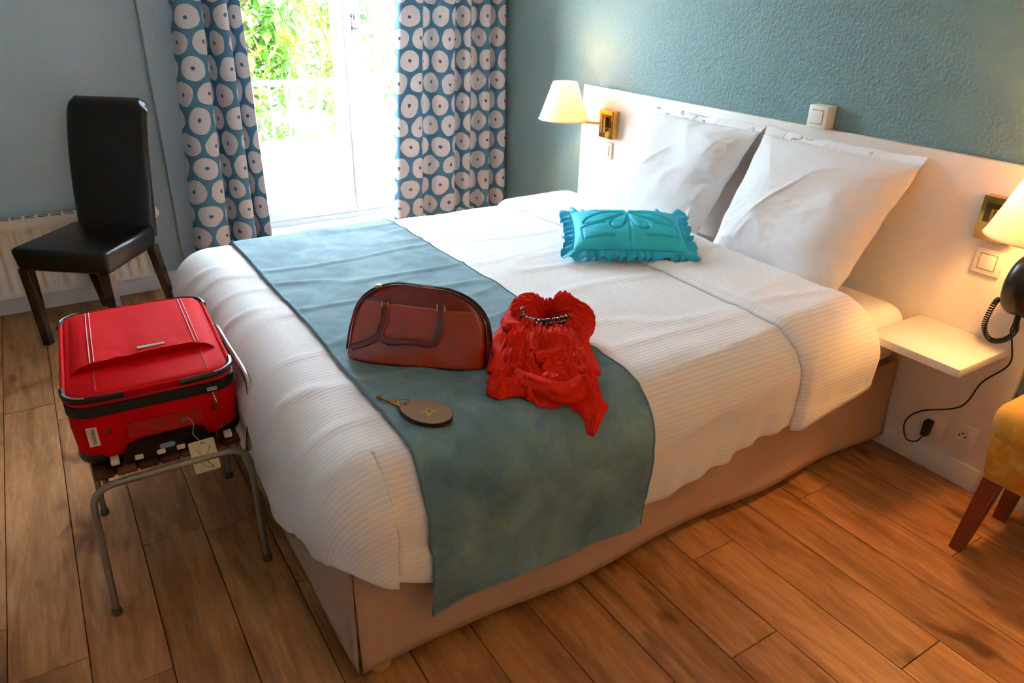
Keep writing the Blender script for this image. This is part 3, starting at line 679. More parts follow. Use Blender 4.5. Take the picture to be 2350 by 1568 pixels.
# pillows
def pillow(yc, label, seed):
    W, H = 0.64, 0.535; Pb = Vector((2.085, yc, 0.565)); Pt = Vector((2.342, yc, 0.985)); ax = (Pt-Pb).normalized(); nn = Vector((-ax.z, 0, ax.x)); yv = Vector((0, -1, 0))
    creases = [((-0.62, -0.70), (-0.15, 0.05), (0.10, 0.42), (0.42, 0.60)), ((-0.45, -0.62), (-0.22, -0.22), (0.02, -0.02)), ((0.30, 0.62), (0.62, 0.52), (0.86, 0.60)), ((-0.72, 0.74), (-0.45, 0.36), (-0.30, 0.12)), ((0.02, 0.98), (0.05, 0.66)), ((0.80, 0.92), (0.66, 0.55), (0.60, 0.30))]
    csegs = [(a, b, i) for i, l in enumerate(creases) for a, b in zip(l, l[1:])]
    def crease(a, b):
        tot = 0; best = {}
        for (p, q, i) in csegs:
            dx, dy = q[0]-p[0], q[1]-p[1]; s_ = min(1, max(0, ((a-p[0])*dx+(b-p[1])*dy)/(dx*dx+dy*dy))); d = math.hypot(a-p[0]-s_*dx, b-p[1]-s_*dy)
            if d < best.get(i, 9): best[i] = d
        for i, d in best.items(): tot += (0.0060, 0.0045, 0.005, 0.0055, 0.004, 0.004)[i]*math.exp(-d/0.022)*(0.55+0.9*nz(a*2.5, b*2.5, seed+i))+(0.005 if i in (0, 3) else 0.002)*math.exp(-(d/0.12)**2)
        return tot
    sk = -1 if seed > 10 else 1
    def shape(u, v, side):
        a, b = 2*u-1, 2*v-1; bb = min(1, (b+1)/1.86-1+0.0) if False else b
        core = max(0, 1-abs(a)**3.0)*max(0, 1-(abs(b*1.0) if b < 0 else min(1, b/0.88))**2.8); th = 0.100*core**0.60
        wr = 0.014*nz(a*1.3+0.4*b, b*1.3, seed)+0.005*nz(a*3.4+b, b*3.4, seed+3)+0.0016*nz(a*9, b*9, seed+9)
        wr += crease(a*0.96+0.03*nz(b*3, seed), b)
        pk = math.exp(-((max(abs(a), b)-0.84)/0.09)**2); wr += 0.007*pk*(ridge(a*6, b*6, seed+5)-0.5)+0.004*(ridge(a*2.0+b*1.2, b*2.6-a*1.4, seed+15)-0.6)
        sw = W/2*(1-0.05*(1-b*b)-0.14*(0.5-0.5*b)**1.5); sh = H/2*(1-0.03*(1-a*a))
        off = (th+wr*min(1, core*3+0.3)) if side > 0 else -th*0.45
        off += 0.012*sstep(0.85, 1.0, max(abs(a), abs(b)))*nz(a*3.5, b*3.5, seed+20)
        p = Pb+ax*(H/2+b*sh)+yv*(a*sw)+nn*off
        p.x = min(p.x, 2.362 if side > 0 else 2.369); return p
    bm = B(); n = 130
    grid(bm, n, n, lambda u, v: shape(u, v, 1)); grid(bm, n, n, lambda u, v: shape(u, v, -1)); bmesh.ops.remove_doubles(bm, verts=bm.verts[:], dist=0.0012)
    tag(finish('pillow', bm, 'cotton', None, sharp=180), label, 'pillow', 'square white pillows against the headboard')
pillow(2.225, 'creased square white pillow against the headboard, nearer the window', 2.0)
pillow(1.575, 'creased square white pillow against the headboard, nearer the bedside shelf', 31.0)

# ================================================================== CUSHION
ang = math.radians(-33); push(Matrix.Translation((1.742, 1.940, 0.640)) @ Matrix.Rotation(ang, 4, 'Z') @ Matrix.Rotation(math.radians(13), 4, 'X'))
t = thing('cushion', 'small turquoise satin cushion with quilted flower and ruffled edge', 'cushion', (1.752, 1.955, 0.62))
CW, CH, CT = 0.205, 0.135, 0.050
def petal(cx, cy, a, L, wd, n=28):
    out = []
    for k in range(n+1):
        s = 2*PI*k/n; r = L*(0.5-0.5*math.cos(s)); q = wd*math.sin(s)*(0.5-0.5*math.cos(s))**0.6
        out.append((cx+r*math.cos(a)-q*math.sin(a), cy+r*math.sin(a)+q*math.cos(a)))
    return out
CXY = (0.0, 0.055)
lines = [[(0, 0.14), (0, -0.14)]]+[petal(*CXY, math.radians(a), L, 0.034) for a, L in ((-62, 0.125), (-118, 0.125), (-20, 0.17), (-160, 0.17), (25, 0.16), (155, 0.16), (62, 0.11), (118, 0.11))]+[[(0.09, -0.02), (0.17, -0.025), (0.175, -0.085), (0.06, -0.085)], [(-0.09, -0.02), (-0.17, -0.03), (-0.165, -0.095), (-0.06, -0.09)]]
segs = [(a, b) for l in lines for a, b in zip(l, l[1:])]
def dseg(x, y):
    best = 1
    for (ax_, ay), (bx, by) in segs:
        if min(ax_, bx)-0.012 > x or max(ax_, bx)+0.012 < x or min(ay, by)-0.012 > y or max(ay, by)+0.012 < y: continue
        dx, dy = bx-ax_, by-ay; l2 = dx*dx+dy*dy or 1e-9; s = min(1, max(0, ((x-ax_)*dx+(y-ay)*dy)/l2)); best = min(best, math.hypot(x-ax_-s*dx, y-ay-s*dy))
    return best
def cush(u, v, side):
    a, b = 2*u-1, 2*v-1; x = CW*a*(1-0.05*(1-b*b)); y = CH*b*(1-0.06*(1-a*a))
    core = max(0, 1-abs(a)**3.4)*max(0, 1-abs(b)**2.6); th = CT*core**0.55
    if side > 0: th -= 0.008*math.exp(-(dseg(x, y)/0.0036)**2)*min(1, core*2); th += 0.003*nz(a*4, b*4, 3)*core
    return Vector((x, y, CT*0.9+th*1.15 if side > 0 else CT*0.9-th*0.85))
bm = B(); grid(bm, 170, 110, lambda u, v: cush(u, v, 1)); grid(bm, 60, 40, lambda u, v: cush(u, v, -1)); finish('body', bm, 'turq', t, sharp=180)
def border(s):   # perimeter of the cushion
    per = 4*(CW+CH); q = (s % 1)*per
    for (x0, y0, dx, dy, L, nx, ny) in ((-CW, -CH, 1, 0, 2*CW, 0, -1), (CW, -CH, 0, 1, 2*CH, 1, 0), (CW, CH, -1, 0, 2*CW, 0, 1), (-CW, CH, 0, -1, 2*CH, -1, 0)):
        if q <= L:
            k = q/L*2-1; return Vector((x0+dx*q-nx*0.0, y0+dy*q, 0)), Vector((nx, ny, 0)), k, Vector((dx, dy, 0))
        q -= L
    return Vector((-CW, -CH, 0)), Vector((0, -1, 0)), -1, Vector((1, 0, 0))
def ruff(u, v):
    p, n, k, dr = border(u); pull = 0.055*(1-k*k)*(CW if abs(n.x) > 0 else CH)*1.0
    wob = math.sin(u*2*PI*40+4.0*nz(u*22, 5, 1)); w2 = nz(u*48, 0, 3)
    n2 = (n+dr*0.9*(k**7)).normalized() if abs(k) > 0.6 else n
    wd = 0.038*v*(1+0.45*w2); p = p-n*pull+n2*wd*(1+0.3*abs(k)**6); p.z = CT*0.9+v*(0.010*wob+0.012*w2)-0.012*v*v+0.004
    return p+dr*0.004*wob*v
bm = B(); grid(bm, 640, 7, ruff, closed_u=True); o = finish('ruffle', bm, 'turq_ruffle', t, sharp=180); md = o.modifiers.new('thick', 'SOLIDIFY'); md.thickness = 0.0015
pop()

# ================================================================== HANDBAG
e1 = Vector((0.794, -0.610, 0)).normalized(); e2 = Vector((-e1.y, e1.x, 0)); base = Vector((0.668, 1.490, 0.616)); e1 = Vector((0.768, -0.640, 0)).normalized(); e2 = Vector((-e1.y, e1.x, 0))
Mb = Matrix(((e1.x, e2.x, 0, base.x), (e1.y, e2.y, 0, base.y), (0, 0, 1, base.z), (0, 0, 0, 1))) @ Matrix.Rotation(math.radians(-7), 4, 'X')
push(Mb); t = thing('handbag', 'glossy dark red patent handbag with domed top, standing on the teal runner', 'handbag', tuple(base))
HB, AB = 0.200, 0.186
def hw(h): return AB*(1-0.02*math.sin(h*PI))*max(0.0, 1-h**3.6)**(1/2.3) if h < 1 else 0.0
def hd(h): return 0.046*(1-h**1.7)+0.007
rings = []
hs = [0, 0.01, 0.04, 0.1, 0.18, 0.28, 0.38, 0.48, 0.58, 0.67, 0.75, 0.82, 0.88, 0.925, 0.955, 0.975, 0.988, 0.996]
for h in hs:
    a, d = hw(h)*(0.985 if h == 0 else 1), hd(h)*(0.9 if h == 0 else 1); ring = []
    for k in range(64):
        an = 2*PI*k/64; c, s = math.cos(an), math.sin(an)
        x = a*math.copysign(abs(c)**0.55, c); y = d*math.copysign(abs(s)**0.75, s)
        crease = 0.006*nz(x*12, h*4+(2 if s > 0 else 0), 3)*(1-h)
        ring.append((x+0.016*h, 0.053+y+(crease if s < 0 else 0), h*HB*(1-0.06*x/AB)))
    rings.append(ring)
bm = B(); loft(bm, rings); finish('body', bm, 'patent', t, sharp=60)
def panel(u, v):   # flat front pocket in a lighter, amber gloss
    h = 0.02+0.735*v; x = (2*u-1)*hw(h)*0.93; a = min(1, abs(x)/max(hw(h), 1e-6)); c = a**(1/0.55); y = hd(h)*max(0, 1-c*c)**0.375
    return Vector((x+0.016*h, 0.053-y-0.0025+0.006*nz(x*12, h*4, 3)*(1-h), h*HB*(1-0.06*x/AB)))
bm = B(); grid(bm, 60, 40, panel); pn = finish('front_pocket', bm, 'patent_amber', t, sharp=180); md = pn.modifiers.new('thick', 'SOLIDIFY'); md.thickness = 0.002
arcp = [(s*hw(h)+0.016*h, 0.053, h*HB*(1-0.06*s*hw(h)/AB)+0.001) for s, hh in ((-1, [x/40 for x in range(14, 40)]), (1, [x/40 for x in range(39, 13, -1)])) for h in hh]
bm = B(); tube(bm, arcp, 0.0055, 8); finish('zipper', bm, 'zip', t)
for dy in (-1, 1):
    bm = B(); P2 = [(s*hw(h)*0.985+0.016*h, 0.053+dy*(hd(h)*0.45+0.004), h*HB*(1-0.06*s*hw(h)/AB)) for s, hh in ((-1, [x/40 for x in range(5, 40)]), (1, [x/40 for x in range(39, 4, -1)])) for h in hh]; tube(bm, P2, 0.0028, 6); finish('piping', bm, 'patent_dark', t)
zx, zz = -hw(0.90)+0.0144, 0.90*HB*(1+0.06*hw(0.90)/AB); bm = B(); box(bm, zx-0.010, zx+0.008, 0.046, 0.060, zz-0.004, zz+0.008, 0.002); finish('zip_pull', bm, 'brass', t)
def front_y(z): return 0.053-hd(z/HB)-0.006
def strap(pts):
    bm = B(); tube(bm, catmull([(x, front_y(z)-o_, z) for x, z, o_ in pts], 8), 0.0085, 12, flat=0.3, up=(0, 1, 0)); return bm
finish('handle', strap([(-0.075, 0.150, 0.001), (-0.073, 0.115, 0.004), (-0.082, 0.082, 0.008), (-0.06, 0.066, 0.010), (0.0, 0.070, 0.010), (0.05, 0.068, 0.009), (0.066, 0.095, 0.006), (0.068, 0.150, 0.001)]), 'patent_dark', t)
finish('handle', strap([(-0.082, 0.082, 0.010), (-0.11, 0.062, 0.010), (-0.155, 0.044, 0.006)]), 'patent_dark', t)
for xx in (-0.082, -0.066, 0.058, 0.076):
    bm = B(); box(bm, xx-0.0022, xx+0.0022, front_y(0.155)-0.006, front_y(0.155)+0.004, 0.146, 0.163, 0.001); finish('gold_loop', bm, 'brass', t)
pop()

# ================================================================== SCARF + NECKLACE
s1 = Vector((0.826, -0.564)); s2 = Vector((0.564, 0.826)); SO = Vector((0.985, 1.395))
edgeL = [(-0.26, -0.122), (-0.17, -0.124), (-0.09, -0.112), (-0.02, -0.100), (0.05, -0.080), (0.10, -0.05)]
edgeR = [(-0.26, 0.138), (-0.17, 0.150), (-0.09, 0.138), (-0.02, 0.128), (0.05, 0.125), (0.10, 0.10)]
def ridge(x, y, z): return (1-abs(nz(x, y, z))*1.6)
def lay(e_1, e_2, h, off=0.009):
    p2 = SO+s1*e_1+s2*e_2; p, n = surf(p2.x, p2.y, off); return p+n*h
def scarf_flat(u, v):
    e_2 = -0.225+0.275*v; L, Rr = lerp_tab(edgeL, e_2), lerp_tab(edgeR, e_2)
    e_1 = L+(Rr-L)*u+0.005*nz(v*12, u*3, 4)
    return e_1, e_2+(0.026*nz(u*5, 1, 9)+0.010*nz(u*14, 2, 9)-0.018*math.sin(u*PI))*(1-v)**2
def scarf_pt(u, v):   # the spread lower half, pleats fanning out from the neck
    e_1, e_2 = scarf_flat(u, v); a = abs(2*u-1); edge = (1-a**8)**0.8*min(1, v/0.05)**0.5
    h = 0.014+0.036*sstep(-0.22, 0.03, e_2)
    h += 0.030*math.exp(-((e_1-0.025)/0.06)**2-((e_2+0.045)/0.035)**2)+0.020*math.exp(-((e_1+0.085)/0.03)**2-((e_2+0.04)/0.07)**2)+0.020*math.exp(-((e_1-0.115)/0.035)**2-((e_2+0.07)/0.09)**2)
    fan = (e_1-0.01)/(0.16-e_2)
    h += 0.020*(ridge(fan*9, e_2*3.5, 3)-0.5)+0.010*(ridge(fan*20, e_2*8, 8)-0.5)
    lo = sstep(-0.02, -0.10, e_2) if False else 1-sstep(-0.14, -0.03, e_2)
    h += (0.008+0.016*lo)*(ridge(e_1*15, e_2*14, 5)-0.5)+0.009*(ridge(e_1*34+e_2*9, e_2*26, 1)-0.5)+0.006*(ridge(e_1*70, e_2*60, 2)-0.5)
    return lay(e_1, e_2, max(0.002, h*edge+0.003))
SCX, SCY = 0.026, 0.092
def cowl(u, v):   # the gathered loop around the neck opening
    A = 2*PI*u; Bq = 2*PI*v; ca, sa = math.cos(A), math.sin(A)
    back = max(0, sa); front = max(0, -sa); side = abs(ca)
    r = 0.028+0.015*side**1.5+0.014*back-0.002*front
    r *= 1+0.22*nz(ca*1.5, sa*1.5, 4)-0.16*math.exp(-((sa-1)/0.06)**2)
    pl = ridge(A*5.5+0.7*math.sin(Bq), math.cos(Bq)*0.7, 3)-0.5; pl2 = ridge(A*13, math.cos(Bq)*1.2+math.sin(Bq)*0.6, 9)-0.5; cr = ridge(A*9, Bq*3.2 if v < 1 else 0, 6)-0.5
    fade = math.sin(Bq/2)**0.5 if True else 1
    r += 0.012*pl+0.004*pl2+0.002*cr*fade
    a0, b0 = 0.070, 0.082
    e_1 = SCX+ca*(a0+r*math.cos(Bq)*1.0); e_2 = SCY+sa*(b0+r*math.cos(Bq)*0.9); h = r*0.95*(1+math.sin(Bq))+0.004*back
    return lay(e_1, e_2, max(0.0, h))
sc = thing('scarf', 'crinkled bright red scarf heaped on the teal runner beside the handbag', 'scarf', (SO.x, SO.y, 0.61))
bm = B(); grid(bm, 210, 220, scarf_pt); finish('spread_end', bm, 'scarf', sc, sharp=180)
bm = B(); grid(bm, 260, 61, cowl, closed_u=True); bmesh.ops.remove_doubles(bm, verts=bm.verts[:], dist=0.0004); finish('gathered_loop', bm, 'scarf', sc, sharp=180)
def strand(name, pts, r0, flat, seed):
    P = catmull([(a, b, h) for a, b, h in pts], 14); n = len(P); rings = []
    for i, q in enumerate(P):
        tg = (P[min(i+1, n-1)]-P[max(i-1, 0)]); tg.z = 0; tg.normalize(); sd = Vector((-tg.y, tg.x, 0)); k = i/(n-1); ring_ = []
        for m in range(28):
            an = 2*PI*m/28; rr = r0*(0.55+0.45*math.sin(PI*min(1, max(0, k*0.9+0.05)))**0.6)*(1+0.45*(ridge(math.cos(an)*2.2, k*2.0+math.sin(an)*2.2, seed)-0.5)+0.2*nz(math.cos(an)*4, k*9, seed+2+math.sin(an)))
            w_ = sd*(math.cos(an)*rr); ring_.append(lay(q.x+w_.x, q.y+w_.y, max(0.0, q.z+math.sin(an)*rr*flat)))
        rings.append(ring_)
    bm = B(); loft(bm, rings); finish(name, bm, 'scarf', sc, sharp=180)
strand('fold', [(-0.070, 0.120, 0.055), (-0.082, 0.060, 0.060), (-0.060, 0.015, 0.058), (-0.030, -0.015, 0.052), (-0.012, -0.045, 0.040)], 0.022, 0.7, 3)
strand('fold', [(0.118, 0.115, 0.050), (0.118, 0.055, 0.052), (0.100, 0.000, 0.045), (0.112, -0.060, 0.036), (0.128, -0.130, 0.028)], 0.024, 0.6, 8)
strand('fold', [(-0.090, 0.060, 0.040), (-0.098, -0.010, 0.036), (-0.096, -0.080, 0.032), (-0.108, -0.160, 0.022)], 0.022, 0.6, 14)
strand('fold', [(-0.060, -0.165, 0.026), (-0.020, -0.200, 0.024), (0.030, -0.212, 0.024), (0.075, -0.195, 0.026), (0.100, -0.150, 0.030)], 0.024, 0.75, 21)
strand('fold', [(0.010, -0.010, 0.055), (0.045, -0.050, 0.058), (0.030, -0.095, 0.048), (-0.010, -0.110, 0.042)], 0.026, 0.7, 27)
def tail(u, v):   # loose end trailing over the rounded edge of the bed
    e_2 = -0.19-0.085*v; c = 0.128+0.006*v; wd = 0.034*(1-v)+0.010; a = 2*u-1
    h = 0.024*(1-abs(a)**2.2)*(1-0.5*v)*min(1, (1-v)/0.06)+0.006*math.sin(a*7+3*v)*(1-a*a)+0.006*nz(a*4, v*8, 3)
    return lay(c+wd*a, e_2, max(0.001, h))
bm = B(); grid(bm, 30, 50, tail); finish('loose_end', bm, 'scarf', sc, sharp=180)
nk = thing('necklace', 'dark red and silver beaded necklace lying in the neck of the red scarf', 'necklace', (SO.x, SO.y, 0.63))
npath = [(-0.045, 0.085), (-0.046, 0.065), (-0.036, 0.046), (-0.014, 0.036), (0.014, 0.034), (0.042, 0.038), (0.068, 0.046), (0.088, 0.058)]
npp = catmull([(a, b, 0) for a, b in npath], 6); bead = {}
for i, q in enumerate(npp):
    for k in range(2):
        e_1, e_2 = q.x+0.004*math.sin(i*2.4+k*3), q.y+(0.006 if k else -0.006)+0.002*math.cos(i*1.7)
        p = lay(e_1, e_2, 0.066+0.014*abs(2*i/(len(npp)-1)-1)+0.006*k)
        mname = 'bead_silver' if (i+k) % 3 == 0 else 'bead'; r = 0.0042 if mname == 'bead_silver' else 0.0062
        if mname not in bead:
            bm = B(); bmesh.ops.create_icosphere(bm, subdivisions=2, radius=r); me = bpy.data.meshes.new('bead'); bm.to_mesh(me); bm.free(); me.materials.append(MAT[mname]); me.polygons.foreach_set('use_smooth', [True]*len(me.polygons)); bead[mname] = me
        o = bpy.data.objects.new('bead', bead[mname]); C.objects.link(o); o.parent = nk; o.location = p-nk.location

# ================================================================== ROOM KEY
kc = Vector((0.594, 1.268)); ku = Vector((0.558-0.621, 1.329-1.208)).normalized()   # towards the hole
pz = surf(kc.x, kc.y, 0.010)[0]
Mk = Matrix(((-ku.y*-1, ku.x, 0, kc.x), (-ku.x, ku.y, 0, kc.y), (0, 0, 1, pz.z+0.001), (0, 0, 0, 1)))
push(Mk); t = thing('room_key', 'key on an oval brown fob numbered 22, lying on the runner', 'key', (kc.x, kc.y, pz.z))
oval = [(0.043*math.cos(a*2*PI/48)*(1-0.12*math.sin(a*2*PI/48)), 0.066*math.sin(a*2*PI/48)) for a in range(48)]
bm = B(); prism(bm, oval, 0, 0.009); finish('fob', bm, 'key_edge', t)
bm = B(); prism(bm, [(x*0.985, y*0.985) for x, y in oval], 0.0088, 0.0102); finish('fob_face', bm, 'key_wood', t)
bm = B(); lathe(bm, [(0.0042, 0.0100), (0.0042, 0.0106)], 16, Matrix.Translation((0, 0.056, 0))); finish('hole', bm, 'key_edge', t)
bm = B(); tube(bm, [(0.004+0.012*math.cos(a*PI/12), 0.064+0.014*math.sin(a*PI/12), 0.009+0.004*math.cos(a*PI/12)) for a in range(24)], 0.0014, 6, True); finish('ring', bm, 'chrome', t)
bm = B(); prism(bm, [(-0.007, 0.075), (0.010, 0.072), (0.012, 0.092), (0.006, 0.100), (0.005, 0.130), (0.009, 0.130), (0.009, 0.140), (-0.001, 0.140), (-0.001, 0.100), (-0.006, 0.094)], 0.001, 0.0035); finish('key_blade', bm, 'brass', t, False)
glyphs('numeral', '22', 0.034, 0.0005, 'gold_print', t, Matrix.Translation((0, -0.010, 0.0107)))
pop()

# ================================================================== LUGGAGE RACK
t = thing('luggage_rack', 'low steel tube luggage rack with dark wooden slats, under the red suitcase', 'luggage rack', (0.105, 1.93, 0))
TR = 0.0088; ZR = 0.382
def fillet(pts, rad, n=7):
    P = [Vector(p) for p in pts]; out = [P[0]]
    for i in range(1, len(P)-1):
        a = (P[i-1]-P[i]); b = (P[i+1]-P[i]); r = min(rad, a.length*0.45, b.length*0.45); a = P[i]+a.normalized()*r; b = P[i]+b.normalized()*r
        for k in range(n+1): q = k/n; out.append(a*(1-q)**2+P[i]*2*q*(1-q)+b*q*q)
    return out+[P[-1]]
def uframe(y, xl, xr, xlf, xrf, yf): return fillet([(xlf, yf, 0.012), (xl, y, ZR), (xr, y, ZR), (xrf, yf, 0.012)], 0.06)
bm = B(); tube(bm, uframe(1.712, -0.080, 0.286, -0.096, 0.290, 1.704), TR, 12); finish('front_frame', bm, 'grey_tube', t)
bm = B(); tube(bm, uframe(2.148, -0.072, 0.286, -0.080, 0.290, 2.156), TR, 12); finish('rear_frame', bm, 'grey_tube', t)
for x in (-0.045, 0.265):
    bm = B(); tube(bm, [(x, 1.712, ZR), (x, 2.148, ZR)], TR*0.85, 10); finish('side_rail', bm, 'grey_tube', t)
for x, y in ((-0.096, 1.704), (0.290, 1.704), (-0.080, 2.156), (0.290, 2.156)):
    bm = B(); lathe(bm, [(0.0125, 0), (0.0125, 0.008), (0.0105, 0.02)], 14, Matrix.Translation((x, y, 0))); finish('rubber_foot', bm, 'foot_grey', t)
bm = B(); tube(bm, catmull([(0.290, 1.725, ZR-0.02), (0.310, 1.722, 0.48), (0.318, 1.735, 0.545), (0.318, 1.79, 0.566), (0.318, 1.95, 0.566), (0.318, 2.08, 0.566), (0.318, 2.13, 0.545), (0.310, 2.138, 0.48), (0.290, 2.140, ZR-0.02)], 8), 0.0085, 12); finish('guard_rail', bm, 'chrome', t)
for i in range(7):
    x = -0.066+i*0.0495; bm = B(); box(bm, x, x+0.043, 1.722, 2.14, ZR+0.010, ZR+0.022, 0.002); finish('slat', bm, 'slat_mid' if i in (1, 4) else 'slat_dark', t)
for y in (1.75, 2.11):
    bm = B(); box(bm, -0.066, 0.274, y, y+0.03, ZR-0.002, ZR+0.010, 0.002); finish('batten', bm, 'slat_dark', t)

# ================================================================== SUITCASE
SZ = ZR+0.0225
push(Matrix.Translation((0.100, 1.752, SZ)) @ Matrix.Rotation(math.radians(-2.6), 4, 'Z'))
t = thing('suitcase', 'red fabric cabin suitcase with black trim, lying on the luggage rack', 'suitcase', (0.10, 2.0, SZ))
W, L, H0, H1 = 0.372, 0.545, 0.018, 0.196
def ring(z, grow=0.0, r=0.055): return [(x, y+L/2, z) for x, y in rrect(W+2*grow, L+2*grow, r+grow, 8)]
bm = B(); loft(bm, [ring(H0, -0.014), ring(H0+0.004, -0.006), ring(H0+0.014, 0), ring(0.10, 0.004), ring(H1-0.02, 0.001), ring(H1-0.006, -0.002), ring(H1, -0.010)]); finish('body', bm, 'nylon', t, sharp=50)
bm = B(); loft(bm, [ring(0.142, 0.001), ring(0.143, 0.0065), ring(0.168, 0.0062), ring(0.169, 0.001)], False, False); finish('zipper_band', bm, 'black_matte', t, sharp=30)
bm = B(); tube(bm, [(x, y, 0.176) for x, y, z in ring(0, 0.004)], 0.003, 8, True); finish('piping', bm, 'nylon_dark', t)
bm = B(); tube(bm, [(x, y, H1-0.005) for x, y, z in ring(0, 0.001)], 0.0055, 8, True); finish('piping', bm, 'nylon', t)
full = ring(0, 0.002); n = len(full)
for q in range(4):
    seg = full[q*9:(q+1)*9]; bm = B()
    a, b = Vector(seg[0]), Vector(seg[-1]); d0 = (Vector(seg[0])-Vector(seg[1])).normalized(); d1 = (Vector(seg[-1])-Vector(seg[-2])).normalized()
    e = 0.07 if q in (0, 3) else 0.02
    vert = {0: (-1, 0), 1: (0, 1), 2: (1, 0), 3: (0, -1)}
    P = [a+d0*(e if q in (0,) else 0.02)]+[Vector(s) for s in seg]+[b+d1*(e if q in (3,) else 0.02)]
    tube(bm, [(p.x, p.y, H1-0.006) for p in P], 0.0075, 8); finish('corner_guard', bm, 'black', t)
    bm = B(); tube(bm, [(p[0]*1.004, L/2+(p[1]-L/2)*1.003, H1-0.001) for p in seg[1:-1]], 0.0032, 6); finish('corner_strip', bm, 'silver', t)
# front pocket on the upper face, its mouth facing the viewer
def pocket(u, v):
    a = 2*u-1; x = a*(W/2-0.016); y0 = 0.150+0.016*abs(a)**6*-1+0.006*math.sin(a*2.2); y = y0+(L-0.016-y0)*v
    cr = (1-abs(a)**8)*min(1, (1-v)/0.05)**0.5
    z = H1-0.001+cr*(0.022*(1-0.55*v)+0.004*nz(a*2, v*2, 3)+0.003*nz(a*7, v*9, 5)*math.exp(-v*5))
    return Vector((x, y, z))
bm = B(); grid(bm, 60, 50, pocket)
def lip(u, v):
    p = pocket(u, 0); return Vector((p.x, p.y+0.010*v, p.z-(p.z-(H1-0.002))*v))
grid(bm, 60, 5, lip); bmesh.ops.remove_doubles(bm, verts=bm.verts[:], dist=0.0005); pk = finish('pocket', bm, 'nylon', t, sharp=70)
for xx, w2 in ((-0.118, 0.0085), (0.128, 0.0085)):
    for dx in (-0.0045, 0.0045):
        bm = B(); pts = [pocket((xx+dx)/(2*(W/2-0.016))+0.5, k/30*0.96+0.01)+Vector((0, 0, 0.0012)) for k in range(31)]; tube(bm, pts, 0.0016, 5)
        finish('stitched_line', bm, 'stitch', t)
bm = B(); p = pocket(0.56, 0.06); prism(bm, rrect(0.066, 0.011, 0.004, 4, p.x, p.y), p.z, p.z+0.004); finish('badge', bm, 'silver', t)
bm = B(); box(bm, 0.130, 0.133, 0.02, 0.145, H1-0.001, H1+0.0015); finish('seam', bm, 'nylon_dark', t, False)
bm = B(); box(bm, -0.120, -0.117, 0.02, 0.135, H1-0.001, H1+0.0015); finish('seam', bm, 'nylon_dark', t, False)
# end face with wheels and skid
FY = -0.004
Mf = Matrix(((1, 0, 0, 0), (0, 0, 1, 0), (0, 1, 0, 0), (0, 0, 0, 1)))    # prism x,y -> x,z ; z -> y
bm = B(); prism(bm, [(-0.092, 0.004), (-0.092, 0.030), (-0.080, 0.050), (-0.055, 0.058), (0.075, 0.060), (0.098, 0.050), (0.105, 0.030), (0.108, 0.004)], FY-0.012, 0.04, Mf); finish('skid', bm, 'black', t, sharp=25)
bm = B(); prism(bm, rrect(0.036, 0.014, 0.007, 6, 0.005, 0.030), FY-0.0135, FY-0.011, Mf); finish('oval_label', bm, 'blue_label', t)
for xx in (-0.115, -0.062, -0.012, 0.034, 0.148):
    bm = B(); box(bm, xx-0.010, xx+0.010, FY-0.015, FY+0.02, 0.008, 0.022, 0.003); finish('bright_gap', bm, 'sticker', t)  # pale blocks standing in for the bright gaps between the black feet
    bm = B(); box(bm, xx-0.016, xx+0.016, FY-0.012, FY+0.03, 0.0, 0.010, 0.003); finish('foot', bm, 'black', t)
for xx in (-0.14, 0.14):
    bm = B(); tube(bm, [(xx-0.014, 0.50, 0.018), (xx+0.014, 0.50, 0.018)], 0.018, 16); finish('wheel', bm, 'black_matte', t)
bm = B(); prism(bm, rrect(0.170, 0.042, 0.006, 4, 0.012, 0.088), FY-0.006, FY+0.012, Mf); hs_ = finish('grab_handle', bm, 'nylon_dark', t)
bm = B(); lathe(bm, [(0.0078, 0), (0.0078, 0.0012), (0.0055, 0.0012), (0.0050, 0.0004)], 24, Matrix.Translation((0.052, FY-0.006, 0.086)) @ Matrix.Rotation(PI/2, 4, 'X')); finish('round_emblem', bm, 'chrome', t)
bm = B()
for k in range(9):   # small worn print, too faint to read
    xx = 0.036-k*0.0074; hh = 0.0046 if k % 3 else 0.0054
    box(bm, xx, xx+0.0009, FY-0.0068, FY-0.006, 0.0838, 0.0838+hh); box(bm, xx-0.0035, xx, FY-0.0068, FY-0.006, 0.0838+(0.0 if k % 2 else hh-0.001), 0.0838+(0.001 if k % 2 else hh))
finish('worn_print', bm, 'print_grey', t, False)
for xx in (-0.113, 0.128):
    bm = B(); lathe(bm, [(0.0075, 0), (0.0070, 0.003), (0.004, 0.0045), (0.001, 0.005)], 18, Matrix.Translation((xx, FY+0.002, 0.098)) @ Matrix.Rotation(PI/2, 4, 'X')); finish('rivet', bm, 'brass_dark', t)
bm = B(); box(bm, -0.158, -0.135, FY-0.0012, FY+0.004, 0.066, 0.116); finish('sticker', bm, 'sticker', t, False)
bm = B(); rq = random.Random(3)
for k in range(12): z = 0.071+k*0.0036; box(bm, -0.150+0.004*rq.random(), -0.1415, FY-0.0018, FY-0.0011, z, z+0.0016)
finish('sticker_print', bm, 'print_grey', t, False)
for q in (0, 3):
    seg = ring(0, -0.004)[q*9:(q+1)*9]; bm = B(); tube(bm, [(p[0], p[1], 0.024) for p in seg], 0.008, 8, flat=2.0); finish('base_guard', bm, 'black', t)
bm = B(); box(bm, 0.118, 0.142, FY-0.010, FY-0.004, 0.150, 0.160, 0.002); finish('zip_slider', bm, 'silver', t)
bm = B()
for k in range(4): lathe(bm, [(0.001, -0.004), (0.0042, 0), (0.001, 0.004)], 10, Matrix.Translation((0.130+0.0015*k, FY-0.011, 0.144-0.0085*k)))
finish('zip_pull', bm, 'chrome', t)
